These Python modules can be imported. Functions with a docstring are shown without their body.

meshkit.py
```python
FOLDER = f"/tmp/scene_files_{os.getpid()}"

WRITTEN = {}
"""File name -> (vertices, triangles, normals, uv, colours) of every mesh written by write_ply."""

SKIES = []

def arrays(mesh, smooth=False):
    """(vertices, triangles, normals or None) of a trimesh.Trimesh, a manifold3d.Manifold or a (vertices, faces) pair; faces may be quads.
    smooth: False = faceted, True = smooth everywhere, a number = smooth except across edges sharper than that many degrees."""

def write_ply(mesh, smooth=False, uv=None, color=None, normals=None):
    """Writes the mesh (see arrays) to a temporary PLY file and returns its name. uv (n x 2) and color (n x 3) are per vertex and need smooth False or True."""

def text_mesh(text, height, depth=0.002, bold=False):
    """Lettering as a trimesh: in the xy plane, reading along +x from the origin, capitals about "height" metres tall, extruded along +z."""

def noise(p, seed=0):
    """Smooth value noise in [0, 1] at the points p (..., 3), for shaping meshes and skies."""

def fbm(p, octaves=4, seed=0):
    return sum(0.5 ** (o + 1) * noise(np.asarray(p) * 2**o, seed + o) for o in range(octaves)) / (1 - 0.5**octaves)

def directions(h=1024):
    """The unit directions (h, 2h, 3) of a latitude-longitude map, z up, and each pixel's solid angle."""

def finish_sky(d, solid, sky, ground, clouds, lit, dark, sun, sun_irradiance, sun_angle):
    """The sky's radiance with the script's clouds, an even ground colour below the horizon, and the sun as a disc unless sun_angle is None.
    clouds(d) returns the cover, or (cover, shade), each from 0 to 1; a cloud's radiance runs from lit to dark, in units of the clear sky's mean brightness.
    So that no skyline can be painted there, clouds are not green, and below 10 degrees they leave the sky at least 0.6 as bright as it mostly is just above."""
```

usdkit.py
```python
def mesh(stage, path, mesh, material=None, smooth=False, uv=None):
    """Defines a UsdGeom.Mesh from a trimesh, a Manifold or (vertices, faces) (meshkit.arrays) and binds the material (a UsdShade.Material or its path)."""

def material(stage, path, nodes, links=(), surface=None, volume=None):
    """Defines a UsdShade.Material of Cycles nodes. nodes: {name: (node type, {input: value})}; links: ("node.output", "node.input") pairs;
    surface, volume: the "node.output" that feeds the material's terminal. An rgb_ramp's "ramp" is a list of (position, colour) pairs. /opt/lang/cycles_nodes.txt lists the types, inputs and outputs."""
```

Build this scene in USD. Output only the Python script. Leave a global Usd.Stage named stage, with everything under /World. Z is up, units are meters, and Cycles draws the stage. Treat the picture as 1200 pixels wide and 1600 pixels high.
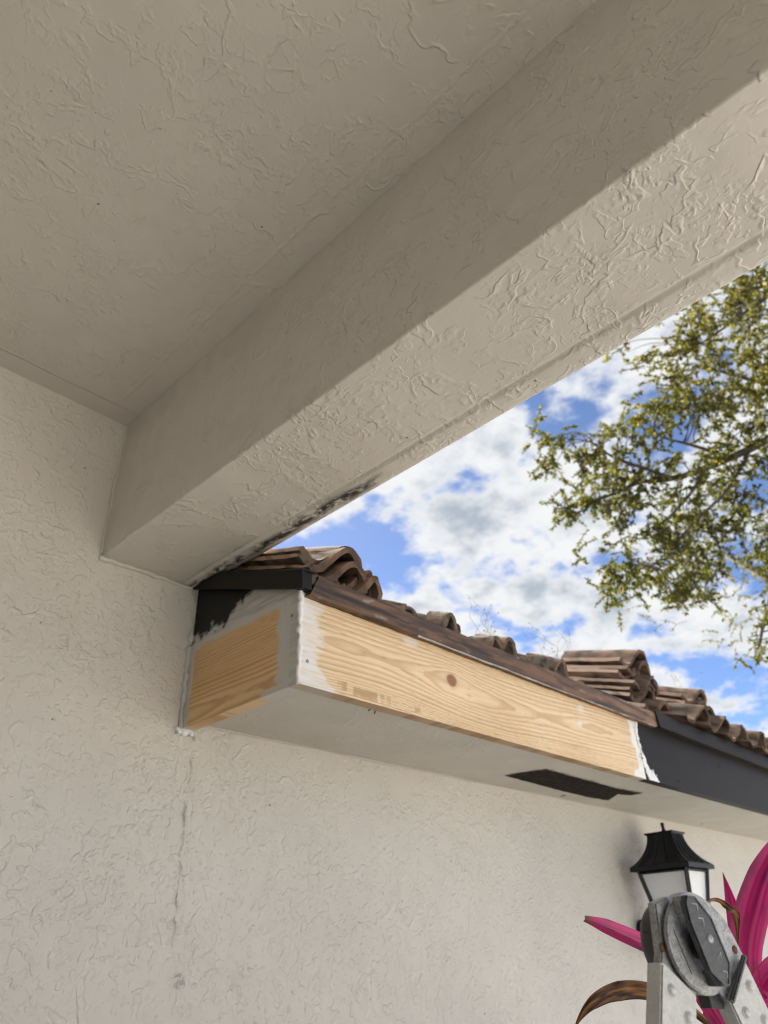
import math, random
import numpy as np, trimesh, usdkit
from meshkit import noise, fbm
from pxr import Usd, UsdGeom, UsdLux, UsdShade, Gf, Sdf, Vt
from shapely.geometry import Polygon, Point
from shapely.ops import unary_union
from shapely import affinity

stage = Usd.Stage.CreateInMemory()
UsdGeom.SetStageUpAxis(stage, 'Z'); UsdGeom.SetStageMetersPerUnit(stage, 1.0)
UsdGeom.Xform.Define(stage, '/World'); UsdGeom.Scope.Define(stage, '/World/Looks')

# ------------------------------------------------------------------ camera, sky, sun, exposure
EYE = np.array([0, 0, 1.62])
F_PX, YAW, PITCH, ROLL = 1102.889, .82689, .563839, -.0441635        # solved from the photograph's edges (1200 x 1600)
AX = np.array([math.sin(YAW)*math.cos(PITCH), math.cos(YAW)*math.cos(PITCH), math.sin(PITCH)])
_r = np.array([math.cos(YAW), -math.sin(YAW), 0]); _u = np.cross(_r, AX)
RT = math.cos(ROLL)*_r + math.sin(ROLL)*_u
UP = -math.sin(ROLL)*_r + math.cos(ROLL)*_u
EXPOSURE = 2.45
SKY_STRENGTH = 0.05
SUN_INTENSITY = 1.25
SUN = np.array([.27, .68, .64]); SUN /= np.linalg.norm(SUN)

cam = UsdGeom.Camera.Define(stage, '/World/camera')
M = np.eye(4); M[0, :3], M[1, :3], M[2, :3], M[3, :3] = RT, UP, -AX, EYE
cam.AddTransformOp().Set(Gf.Matrix4d(M.tolist()))
cam.CreateFocalLengthAttr(24.0); cam.CreateHorizontalApertureAttr(24.0*1200/F_PX); cam.CreateVerticalApertureAttr(24.0*1600/F_PX)
cam.CreateFStopAttr(4.4); cam.CreateFocusDistanceAttr(1.28)
cam.CreateClippingRangeAttr(Gf.Vec2f(.05, 5000)); cam.CreateExposureAttr(EXPOSURE)


def ray(px, py):
    return (px-600)/F_PX*RT - (py-800)/F_PX*UP + AX


def at(px, py, axis, val):
    """The point of the plane axis = val (world metres) that lies along a direction of view."""
    r = ray(px, py); i = 'xyz'.index(axis)
    return EYE + r*((val-EYE[i])/r[i])


def deep(px, py, d):
    """The point at depth d metres along a direction of view."""
    return EYE + ray(px, py)*d


class NG:
    """A small builder of node graphs: inputs that are 'node.output' strings starting with @ become links."""
    def __init__(s): s.nodes, s.links = {}, []
    def n(s, kind, out, **inp):
        name = f'n{len(s.nodes)}'; vals = {}
        for k, v in inp.items():
            if isinstance(v, str) and v.startswith('@'): s.links.append((v[1:], f'{name}.{k}'))
            else: vals[k] = v
        s.nodes[name] = (kind, vals)
        return f'@{name}.{out}'
    def math(s, op, a, b=0.0, c=0.0, clamp=False): return s.n('math', 'value', math_type=op, value1=a, value2=b, value3=c, use_clamp=clamp)
    def ss(s, v, a, b, lo=0.0, hi=1.0): return s.n('map_range', 'result', range_type='smoothstep', value=v, from_min=a, from_max=b, to_min=lo, to_max=hi, clamp=True)
    def noise(s, vec, scale, detail=2, rough=.5, dist=0.0, out='fac'): return s.n('noise_texture', out, vector=vec, scale=scale, detail=detail, roughness=rough, distortion=dist)
    def mix(s, fac, a, b, kind='mix'): return s.n('mix', 'color', mix_type=kind, fac=fac, color1=a, color2=b)
    def vm(s, op, a, b=(0, 0, 0), out='vector', scale=1.0): return s.n('vector_math', out, math_type=op, vector1=a, vector2=b, scale=scale)
    def done(s, path, surface): return usdkit.material(stage, path, s.nodes, s.links, surface=surface[1:])


# sky with broken cumulus
def make_sky():
    g = NG()
    d = g.n('texture_coordinate', 'generated')
    sky = g.n('sky_texture', 'color', sky_type='single_scattering', sun_disc=False, sun_elevation=math.asin(SUN[2]), sun_rotation=math.atan2(SUN[0], SUN[1]), altitude=20.0, air_density=.40, aerosol_density=.1, ozone_density=2.5)
    xyz = g.n('separate_xyz', 'x', vector=d).split('.')[0]
    zz = g.math('maximum', g.math('add', xyz+'.z', .25), .12)
    p = g.n('combine_xyz', 'vector', x=g.math('divide', xyz+'.x', zz), y=g.math('divide', xyz+'.y', zz), z=0.0)
    p = g.vm('add', p, (3.7, 1.9, 0.4))
    w = g.noise(p, 6.2, 10, .57, .10)
    big = g.noise(p, 2.1, 2, .5, 0)
    dens = g.math('add', g.math('multiply', w, .8), g.math('multiply', big, .3))
    cover = g.ss(dens, .462, .57)
    thick = g.ss(dens, .50, .66)
    sh = g.noise(g.vm('add', p, (.04, .05, 1.3)), 8.5, 6, .6)
    shade = g.math('multiply', thick, g.ss(sh, .38, .66))
    col = g.mix(shade, (3.35, 3.4, 3.45), (1.6, 1.85, 2.15))
    out = g.mix(cover, g.vm('multiply', sky, (1.0, 1.0, 1.0)), col)
    bg = g.n('background_shader', 'background', color=out, strength=SKY_STRENGTH)
    return g.done('/World/Looks/sky', bg)


dome = UsdLux.DomeLight.Define(stage, '/World/sky')
dome.GetPrim().SetCustomDataByKey('kind', 'structure')
UsdShade.MaterialBindingAPI.Apply(dome.GetPrim()).Bind(make_sky())
sun = UsdLux.DistantLight.Define(stage, '/World/sun')
sun.CreateIntensityAttr(SUN_INTENSITY); sun.CreateAngleAttr(.53); sun.CreateColorAttr(Gf.Vec3f(1, .95, .87)); sun.CreateNormalizeAttr(True)
_x = np.cross([0, 0, 1.0], SUN); _x /= np.linalg.norm(_x); _y = np.cross(SUN, _x)
M = np.eye(4); M[0, :3], M[1, :3], M[2, :3] = _x, _y, SUN
sun.AddTransformOp().Set(Gf.Matrix4d(M.tolist()))

# ------------------------------------------------------------------ things and parts
NAMES = {}


def numbered(parent, name):
    k = NAMES.get((parent, name), 0); NAMES[(parent, name)] = k+1
    return f'{parent}/{name}' if k == 0 else f'{parent}/{name}_{k:03d}'


def tag(prim, label=None, cat=None, group=None, kind=None):
    for k, v in (('label', label), ('category', cat), ('group', group), ('kind', kind)):
        if v: prim.SetCustomDataByKey(k, v)
    return prim


def thing(name, label, cat, loc=(0, 0, 0), group=None, kind=None):
    x = UsdGeom.Xform.Define(stage, numbered('/World', name)); x.AddTranslateOp().Set(Gf.Vec3d(*map(float, loc)))
    tag(x.GetPrim(), label, cat, group, kind)
    return x.GetPrim()


def origin(prim):
    m = UsdGeom.XformCache().GetLocalToWorldTransform(prim)
    return np.array(m.ExtractTranslation())


def obj(name, mesh, mat, parent=None, smooth=False, color=None, label=None):
    """One Mesh prim; the vertices are given in world metres and stored relative to the parent. color: per-vertex colours as primvar paint."""
    path = numbered(str(parent.GetPath()) if parent else '/World', name)
    if isinstance(mesh, trimesh.Trimesh): v, f = np.array(mesh.vertices), np.array(mesh.faces)
    else:
        v, f = np.asarray(mesh[0], float), np.asarray(mesh[1], int)
        if f.shape[1] == 4: f = np.vstack([f[:, [0, 1, 2]], f[:, [0, 2, 3]]])
    used = np.unique(f)
    if len(used) < len(v):
        remap = np.zeros(len(v), int); remap[used] = np.arange(len(used)); v, f = v[used], remap[f]
        if color is not None: color = np.asarray(color)[used]
    if parent: v = v - origin(parent)
    m = usdkit.mesh(stage, path, (v, f), mat, smooth=smooth)
    if color is not None:
        UsdGeom.PrimvarsAPI(m).CreatePrimvar('paint', Sdf.ValueTypeNames.Color3fArray, 'vertex').Set(Vt.Vec3fArray.FromNumpy(np.asarray(color, np.float32)))
    if label: m.GetPrim().SetCustomDataByKey('label', label)
    return m.GetPrim()


def cat(*ms): return trimesh.util.concatenate([m for m in ms if m is not None])


def box(x0, x1, y0, y1, z0, z1):
    m = trimesh.creation.box([x1-x0, y1-y0, z1-z0]); m.apply_translation([(x0+x1)/2, (y0+y1)/2, (z0+z1)/2]); return m


def grid(o, u, v, nu, nv):
    """A dense sheet: corner o, edge vectors u, v."""
    o, u, v = map(lambda q: np.asarray(q, float), (o, u, v))
    a, b = np.meshgrid(np.linspace(0, 1, nu+1), np.linspace(0, 1, nv+1), indexing='ij')
    P = o + a[..., None]*u + b[..., None]*v
    i = np.arange((nu+1)*(nv+1)).reshape(nu+1, nv+1)
    f = np.stack([i[:-1, :-1], i[1:, :-1], i[1:, 1:], i[:-1, 1:]], -1).reshape(-1, 4)
    return P.reshape(-1, 3), f


def joined(parts):
    vs, fs, n = [], [], 0
    for v, f in parts:
        vs.append(v); fs.append(np.asarray(f)+n); n += len(v)
    return np.vstack(vs), np.vstack(fs)


def fine_box(x0, x1, y0, y1, z0, z1, res):
    """A box of six dense sheets, spacing about res."""
    n = lambda a, b: max(1, int(round((b-a)/res)))
    nx, ny, nz = n(x0, x1), n(y0, y1), n(z0, z1)
    X, Y, Z = np.array([x1-x0, 0, 0]), np.array([0, y1-y0, 0]), np.array([0, 0, z1-z0])
    o = np.array([x0, y0, z0])
    return joined([grid(o, X, Z, nx, nz), grid(o+Y, Z, X, nz, nx), grid(o, Z, Y, nz, ny), grid(o+X, Y, Z, ny, nz), grid(o, Y, X, ny, nx), grid(o+Z, X, Y, nx, ny)])


def tube(pts, radii, sides=8, cap=True):
    p = np.asarray(pts, float); r = np.broadcast_to(np.asarray(radii, float), (len(p),))
    t = np.gradient(p, axis=0); t /= np.linalg.norm(t, axis=1, keepdims=True)+1e-12
    ref = np.array([0, 0, 1.0]) if abs(t[0, 2]) < .9 else np.array([1.0, 0, 0])
    a = np.cross(t, ref); a /= np.linalg.norm(a, axis=1, keepdims=True)+1e-12
    b = np.cross(t, a); th = np.arange(sides)*2*np.pi/sides
    v = p[:, None] + r[:, None, None]*(np.cos(th)[None, :, None]*a[:, None]+np.sin(th)[None, :, None]*b[:, None])
    i, j = np.meshgrid(np.arange(len(p)-1), np.arange(sides), indexing='ij')
    q = np.stack([i*sides+j, i*sides+(j+1) % sides, (i+1)*sides+(j+1) % sides, (i+1)*sides+j], -1).reshape(-1, 4)
    f = np.vstack([q[:, [0, 1, 2]], q[:, [0, 2, 3]]]); v = v.reshape(-1, 3)
    if cap:
        n = len(v); v = np.vstack([v, p[0], p[-1]]); k = np.arange(sides); e = (len(p)-1)*sides
        f = np.vstack([f, np.stack([np.full(sides, n), (k+1) % sides, k], 1), np.stack([np.full(sides, n+1), e+k, e+(k+1) % sides], 1)])
    return trimesh.Trimesh(v, f[:, ::-1], process=False)


def sstep(x, a, b):
    t = np.clip((x-a)/(b-a), 0, 1); return t*t*(3-2*t)


def lerp(a, b, t): return np.asarray(a)*(1-t[..., None]) + np.asarray(b)*t[..., None]


# ------------------------------------------------------------------ materials
def simple(name, color, rough=.6, metal=0.0, vary=.0, scale=20., bump=0., bscale=60., spec=.5):
    g = NG(); P = g.n('geometry', 'position')
    col = color
    if vary:
        f = g.noise(P, scale, 5, .6)
        col = g.mix(g.ss(f, .3, .7), tuple(c*(1-vary) for c in color), tuple(min(1, c*(1+vary)) for c in color))
    kw = dict(base_color=col, roughness=rough, metallic=metal, specular_ior_level=spec)
    if bump: kw['normal'] = g.n('bump', 'normal', height=g.noise(P, bscale, 4, .6), distance=bump, strength=1.0)
    return g.done('/World/Looks/'+name, g.n('principled_bsdf', 'BSDF', **kw))


def painted(name, rough=.6, bump=0., bscale=80., stretch=(1, 1, 1), spec=.4):
    """The colour comes from the mesh's own paint primvar."""
    g = NG(); P = g.vm('multiply', g.n('geometry', 'position'), stretch)
    kw = dict(base_color=g.n('attribute', 'color', attribute='paint'), roughness=rough, specular_ior_level=spec)
    if bump: kw['normal'] = g.n('bump', 'normal', height=g.noise(P, bscale, 4, .6), distance=bump, strength=1.0)
    return g.done('/World/Looks/'+name, g.n('principled_bsdf', 'BSDF', **kw))


PAINT = (.585, .555, .505)


def stucco(name, off, color=PAINT, ridge=1.0, isle=1.0, scale=1.0, extra=None, rough=.34, cover=.5, isle_scale=38, pits=1.0):
    """Skip-trowelled, painted stucco: long soft ridges left by the trowel's edge, clusters of low flattened crumbs, faint sweeps and sand grain."""
    g = NG(); W = g.n('geometry', 'position'); P = g.vm('add', W, off)
    warp = g.noise(P, 4.0*scale, 2, .5, 0, 'color')
    Q = g.vm('add', P, g.vm('scale', g.vm('subtract', warp, (.5, .5, .5)), scale=.07/scale))
    n1 = g.noise(Q, 6.5*scale, 3, .55, .25)
    n2 = g.noise(g.vm('add', Q, (7.1, 3.3, 1.7)), 13*scale, 3, .55, .2)
    gate1 = g.ss(g.noise(g.vm('add', P, (5.3, 2.1, 8.8)), 7*scale, 3, .6), .45, .57)
    gate2 = g.ss(g.noise(g.vm('add', P, (2.3, 6.1, 3.8)), 5*scale, 3, .6), .44, .55)
    def edge(n, c, w): return g.math('multiply', g.ss(n, c-w, c), g.ss(n, c, c+w*2.6, 1.0, 0.0))
    r1 = g.math('multiply', edge(n1, .50, .022), gate1)
    r2 = g.math('multiply', edge(n2, .53, .030), gate2)
    patch = g.ss(g.noise(g.vm('add', P, (1.3, 9.1, 4.2)), 3.1*scale, 4, .65), cover-.06, cover+.07)
    i1 = g.math('multiply', g.ss(g.noise(g.vm('add', Q, (2.2, 8.3, 5.1)), isle_scale*scale, 2, .5), .53, .62), patch)
    i2 = g.math('multiply', g.ss(g.noise(g.vm('add', P, (6.2, 1.3, 9.1)), isle_scale*2.1*scale, 1, .5), .58, .70), g.math('add', g.math('multiply', patch, .8), .2))
    sweep = g.noise(g.vm('multiply', P, (1, 1, 1)), 5*scale, 2, .5, .6)
    sand = g.noise(P, 240, 3, .7)
    h = g.math('multiply', r1, .0017*ridge)
    for a, k in ((r2, .0011*ridge), (i1, .0009*isle), (i2, .0006*isle), (sweep, .0022), (sand, .00028)):
        h = g.math('multiply_add', a, k, h)
    tone = g.noise(P, 1.9, 5, .65); t2 = g.noise(g.vm('multiply', P, (1, 1, .45)), 9, 4, .6)
    col = g.mix(g.ss(tone, .3, .7), tuple(c*.94 for c in color), tuple(c*1.03 for c in color))
    col = g.mix(g.math('multiply', g.ss(t2, .55, .75), .35), col, tuple(c*k for c, k in zip(color, (.90, .88, .84))))
    pv = g.n('voronoi_texture', 'distance', vector=P, scale=8.5, feature='f1', randomness=1.0)
    hole = g.math('multiply', g.ss(pv, .015, .034, 1.0, 0.0), g.ss(g.noise(P, 2.2, 2, .5), .40, .50))
    pv2 = g.n('voronoi_texture', 'distance', vector=P, scale=23, feature='f1', randomness=1.0)
    hole2 = g.math('multiply', g.ss(pv2, .020, .05, 1.0, 0.0), g.ss(g.noise(g.vm('add', P, (4, 4, 4)), 3.1, 3, .6), .55, .62))
    hh = g.math('multiply', g.math('maximum', hole, hole2), .85*pits)
    col = g.mix(hh, col, (.045, .040, .034)); h = g.math('multiply_add', hh, -.0008, h)
    if extra: h, col = extra(g, W, h, col)
    nrm = g.n('bump', 'normal', height=h, distance=1.0, strength=1.0)
    rr = g.ss(g.noise(P, 6, 3, .6), .3, .7, rough-.05, rough+.12)
    return g.done('/World/Looks/'+name, g.n('principled_bsdf', 'BSDF', base_color=col, roughness=rr, normal=nrm, specular_ior_level=.6))


# measured places (metres)
YW = 1.80                                  # front face of the house wall
ZC = 1.62+1.488                            # porch ceiling
XB0, XB1, ZB = .744, 1.080, 1.62+1.007     # beam: inner face, outer face, underside
YF, XS = 1.288, 1.067                      # fascia front face, side return face
ZF0, ZF1 = 2.190, 2.4376                   # fascia bottom, top
ZS = 2.212                                 # soffit
YT = 1.262                                 # front of the roof trim strip
ZT0, ZT1 = 2.422, 2.484
PITCHR = math.radians(20)
TP = math.tan(PITCHR)
def deck(y): return ZT1-.004 + (y-YT)*TP


def xyz(g, W):
    s = g.n('separate_xyz', 'x', vector=W).split('.')[0]; return s+'.x', s+'.y', s+'.z'


def band(g, v, c, w, soft):
    return g.ss(g.math('absolute', g.math('subtract', v, c)), w, w+soft, 1.0, 0.0)


_s0, _s1 = at(452, 838, 'z', ZB), at(600, 735, 'z', ZB)


def beam_extra(g, W, h, col):
    x, y, z = xyz(g, W)
    low = g.ss(z, ZB+.012, ZB+.03, 1.0, 0.0)
    # rotten, blackened stretch along the outer lip
    a = g.noise(g.vm('multiply', W, (1, .45, 1)), 38, 5, .65, .6)
    along = g.math('multiply', g.ss(y, _s1[1]-.03, _s1[1]+.10), 1.0)
    wob = g.math('multiply', g.math('subtract', g.noise(W, 9, 3, .6), .5), .035)
    lane = band(g, g.math('add', x, wob), XB1-.036, .004, .022)
    edge = g.ss(g.math('add', x, wob), XB1-.012, XB1-.001)
    far = g.ss(y, 1.40, 1.55)
    m = g.math('multiply', g.math('maximum', g.math('multiply', lane, along), g.math('multiply', edge, g.math('maximum', far, g.math('multiply', along, .5)))), low)
    m = g.math('multiply', m, g.ss(a, .43, .56))
    m2 = g.math('multiply', g.math('multiply', g.ss(g.math('add', x, wob), XB1-.07, XB1-.02), along), g.math('multiply', low, g.ss(a, .38, .7)))
    col = g.mix(g.math('multiply', m2, .35), col, (.20, .17, .13))
    col = g.mix(g.math('multiply', m, .97), col, (.018, .015, .013))
    h = g.math('multiply_add', m, -.004, h)
    return h, col


def ceiling_extra(g, W, h, col):
    x, y, z = xyz(g, W)
    wob = g.math('multiply', g.math('subtract', g.noise(W, 6, 3, .6), .5), .02)
    yy = g.math('add', y, wob)
    flat = g.ss(yy, YW-.085, YW-.07)
    h = g.math('multiply', h, g.math('subtract', 1.0, g.math('multiply', flat, .85)))
    h = g.math('multiply_add', band(g, yy, YW-.075, .001, .005), .0022, h)
    h = g.math('multiply_add', band(g, g.math('add', x, wob), XB0-.075, .001, .006), .0010, h)
    return h, col


_k = at(273, 1400, 'y', YW)
_kz = at(276, 1480, 'y', YW)[2]
_chip = at(281, 1533, 'y', YW)
_lantern_shadow = at(996, 1325, 'y', YW)


def wall_extra(g, W, h, col):
    x, y, z = xyz(g, W)
    wob = g.math('add', g.math('multiply', g.math('subtract', g.noise(g.vm('multiply', W, (0, 0, 1)), 3.0, 3, .55), .5), .045), g.math('multiply', g.math('subtract', g.noise(W, 26, 4, .65), .5), .036))
    below = g.math('multiply', g.ss(z, 2.17, 2.19, 1.0, 0.0), g.ss(z, _kz-.02, _kz+.05))
    xx = g.math('add', x, wob)
    brk = g.ss(g.noise(g.vm('multiply', W, (0, 0, 1)), 12, 3, .6), .44, .56)
    # the patched seam below the fascia: two trowel marks and a cracked line between
    c = g.math('multiply', g.math('multiply', band(g, xx, _k[0]+.004, .0003, .0045), below), brk)
    stain = g.math('multiply', g.math('multiply', band(g, xx, _k[0]+.006, .001, .020), below), g.ss(g.noise(W, 22, 4, .65), .42, .62))
    cr = g.math('sqrt', g.math('add', g.math('power', g.math('subtract', xx, _chip[0]), 2.0), g.math('power', g.math('subtract', z, _chip[2]), 2.0)))
    chip = g.math('multiply', g.ss(cr, .010, .022, 1.0, 0.0), g.ss(g.noise(W, 70, 3, .6), .46, .56))
    e1 = g.math('multiply', band(g, g.math('add', x, g.math('multiply', wob, .3)), _k[0]+.03, .001, .005), below)
    e2 = g.math('multiply', band(g, g.math('add', x, g.math('multiply', wob, .3)), _k[0]-.035, .001, .006), g.ss(z, 1.85, 1.95))
    e2 = g.math('multiply', e2, below)
    h = g.math('multiply_add', c, -.0035, h); h = g.math('multiply_add', g.math('multiply', e1, brk), .0016, h); h = g.math('multiply_add', e2, .0010, h)
    col = g.mix(g.math('multiply', stain, .30), col, (.30, .25, .18)); col = g.mix(g.math('multiply', g.math('maximum', c, g.math('multiply', chip, .8)), .34), col, (.17, .14, .10))
    h = g.math('multiply_add', chip, -.003, h)
    # soft shadow beside the lantern, painted into the wall colour
    dx = g.math('divide', g.math('subtract', x, _lantern_shadow[0]), .15); dz = g.math('divide', g.math('subtract', z, _lantern_shadow[2]+.0), .17)
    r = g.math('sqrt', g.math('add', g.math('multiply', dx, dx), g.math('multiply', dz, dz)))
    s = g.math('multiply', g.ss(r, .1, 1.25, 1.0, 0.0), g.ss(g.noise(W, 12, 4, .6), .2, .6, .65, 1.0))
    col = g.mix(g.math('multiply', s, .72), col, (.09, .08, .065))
    return h, col


MAT_CEIL = stucco('stucco_ceiling', (0, 0, 0), extra=ceiling_extra, ridge=.85, isle=1.1, cover=.52, isle_scale=27, scale=1.3)
MAT_BEAM = stucco('stucco_beam', (3.3, 1.1, 5.7), extra=beam_extra, ridge=1.0, isle=1.2, cover=.51, isle_scale=27, scale=1.3)
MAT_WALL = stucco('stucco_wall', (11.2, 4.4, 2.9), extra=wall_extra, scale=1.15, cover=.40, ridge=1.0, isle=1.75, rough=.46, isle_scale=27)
MAT_SOFFIT = stucco('soffit_paint', (4.2, 7.7, 1.1), color=(.52, .492, .440), ridge=.45, isle=.5, cover=.55, rough=.45, pits=.6)
MAT_WOOD = painted('bare_pine', .55, .0004, 220, (.08, 1, 1))
MAT_WOOD_SIDE = painted('bare_pine_side', .55, .0004, 220, (1, .08, 1))
MAT_OLDWOOD = painted('weathered_brown_wood', .55, .0008, 90, (.2, 1, 1))
MAT_DARK = painted('dark_brown_paint', .50, .0006, 40, spec=.16)
MAT_BLACK = painted('black_metal_paint', .5, .0003, 60, spec=.2)
MAT_TILE = painted('clay_tile', .95, .0012, 120, spec=.04)
MAT_CAULK = simple('white_filler', (.74, .74, .73), .5, vary=.06, scale=40, bump=.002, bscale=70)
MAT_FELT = simple('roof_felt', (.42, .42, .41), .8, vary=.2, scale=30)
MAT_CONC = simple('pale_concrete', (.60, .57, .52), .85, vary=.10, scale=3, bump=.002, bscale=90)
MAT_SOIL = simple('sandy_ground', (.27, .245, .215), .95, vary=.2, scale=.8)
MAT_LAMP = simple('black_cast_metal', (.006, .007, .010), .45, vary=.2, scale=60, bump=.0006, bscale=150, spec=.3)
MAT_STEEL = simple('steel_screw', (.32, .31, .29), .4, 1.0)
MAT_NAIL = simple('dark_nail', (.02, .017, .014), .6)


# ------------------------------------------------------------------ ground
tag(obj('ground', box(-400, 400, -400, 400, -.3, -.12), MAT_SOIL), kind='structure')
tag(obj('driveway', box(-10, 14, -7.5, YW+.05, -.12, 0), MAT_CONC), kind='structure')

# ------------------------------------------------------------------ house wall, ceiling, beam
rng = np.random.default_rng(5)
wall_t = thing('house_wall', 'cream textured stucco house wall below the ceiling and the eave', 'wall', (0, YW, 0))
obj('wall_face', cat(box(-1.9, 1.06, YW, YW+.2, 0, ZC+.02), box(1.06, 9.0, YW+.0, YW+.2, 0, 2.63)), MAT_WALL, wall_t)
side_t = thing('house_wall', 'unseen stucco side wall added on the far left to shade the porch beam', 'wall', (-1.9, 0, 0))  # out of view, added to keep light off the beam's inner face
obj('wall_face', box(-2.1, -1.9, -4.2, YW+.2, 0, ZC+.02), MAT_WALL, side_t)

ceil_t = thing('porch_ceiling', 'taupe trowel textured stucco porch ceiling above the beam', 'ceiling', (0, 0, ZC))
obj('ceiling_face', box(-2.1, XB0+.02, -4.2, YW+.2, ZC, ZC+.16), MAT_CEIL, ceil_t)
obj('roof_slab', box(-2.3, XB1+.16, -4.4, YW+2.6, ZC+.165, ZC+.34), MAT_DARK, ceil_t, color=np.tile((.05, .045, .042), (8, 1)))


def make_beam():
    """The beam's section swept along y: rounded inner edge, a shallow drip step near the outer edge, slightly uneven along its length."""
    prof = [(XB0, ZC+.02), (XB0, ZB+.20), (XB0, ZB+.10), (XB0, ZB+.05), (XB0, ZB+.012), (XB0, ZB+.0056)]
    R = .0045
    for k in range(1, 6):
        a = k*math.pi/10; prof.append((XB0+R-R*math.cos(a), ZB+R-R*math.sin(a)+0))
    for x in [XB0+.0056, XB0+.012]+list(np.linspace(XB0+.04, XB1-.085, 7)): prof.append((x, ZB))
    for dx, dz in ((-.080, 0), (-.076, .0005), (-.072, .003), (-.068, .0045), (-.064, .003), (-.060, -.001), (-.055, -.002), (-.045, -.002), (-.03, -.0015), (-.015, 0), (-.007, .001), (-.003, .003), (0, .008)): prof.append((XB1+dx, ZB+dz))
    prof += [(XB1, ZB+.03), (XB1, ZB+.2), (XB1, ZC+.16), (XB0+.02, ZC+.16)]
    prof = np.array(prof)
    ys = np.concatenate([np.arange(YW, -.8, -.012), np.arange(-.8, -4.25, -.12)])
    n = len(prof)
    V = np.zeros((len(ys), n, 3)); V[..., 0] = prof[:, 0]; V[..., 2] = prof[:, 1]; V[..., 1] = ys[:, None]
    nz = (fbm(np.stack([V[..., 0]*5, V[..., 1]*5, V[..., 2]*5], -1), 3, 3)-.5)
    nf = (fbm(np.stack([V[..., 0]*22, V[..., 1]*22, V[..., 2]*22], -1), 3, 9)-.5)
    lowm = (V[..., 2] < ZB+.25)
    V[..., 2] += np.where(lowm, nz*.010+nf*.0035, 0)
    V[..., 0] += np.where(lowm, (nz*.008+nf*.003), 0)
    i = np.arange(len(ys)*n).reshape(len(ys), n)
    j = np.roll(i, -1, axis=1)
    f = np.stack([i[:-1], i[1:], j[1:], j[:-1]], -1).reshape(-1, 4)
    v = V.reshape(-1, 3)
    m = trimesh.Trimesh(v, np.vstack([f[:, [0, 1, 2]], f[:, [0, 2, 3]]]), process=False)
    c = m.triangles_center[0]
    return m


beam_t = thing('porch_beam', 'long taupe stucco beam crossing overhead, black rot along its outer edge', 'beam', (XB0, YW, ZB))
bm = make_beam()
trimesh.repair.fix_normals(bm)
obj('beam_face', bm, MAT_BEAM, beam_t, smooth=50)


def bead(p0, p1, r, seed, n=60, jitter=.5):
    t = np.linspace(0, 1, n); p = np.outer(1-t, p0)+np.outer(t, p1)
    q = np.stack([t*14, np.full(n, seed), np.zeros(n)], 1)
    rr = r*(1-jitter+2*jitter*fbm(q, 3, seed)); p = p+(np.stack([noise(q*1.3+9), noise(q*1.7+3), noise(q+5)], 1)-.5)*r*.9
    return tube(p, rr, 8)


obj('caulk_bead', bead((XB0-.006, YW-.003, ZB-.004), (XB1-.03, YW-.002, ZB-.004), .0075, 2), simple('caulk_paint', (.55, .53, .48), .4), beam_t, smooth=True)
obj('caulk_bead', bead((XB0-.002, YW-.004, ZB+.01), (XB0-.002, YW-.003, ZC), .004, 4), UsdShade.Material.Get(stage, '/World/Looks/caulk_paint'), beam_t, smooth=True)

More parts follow.
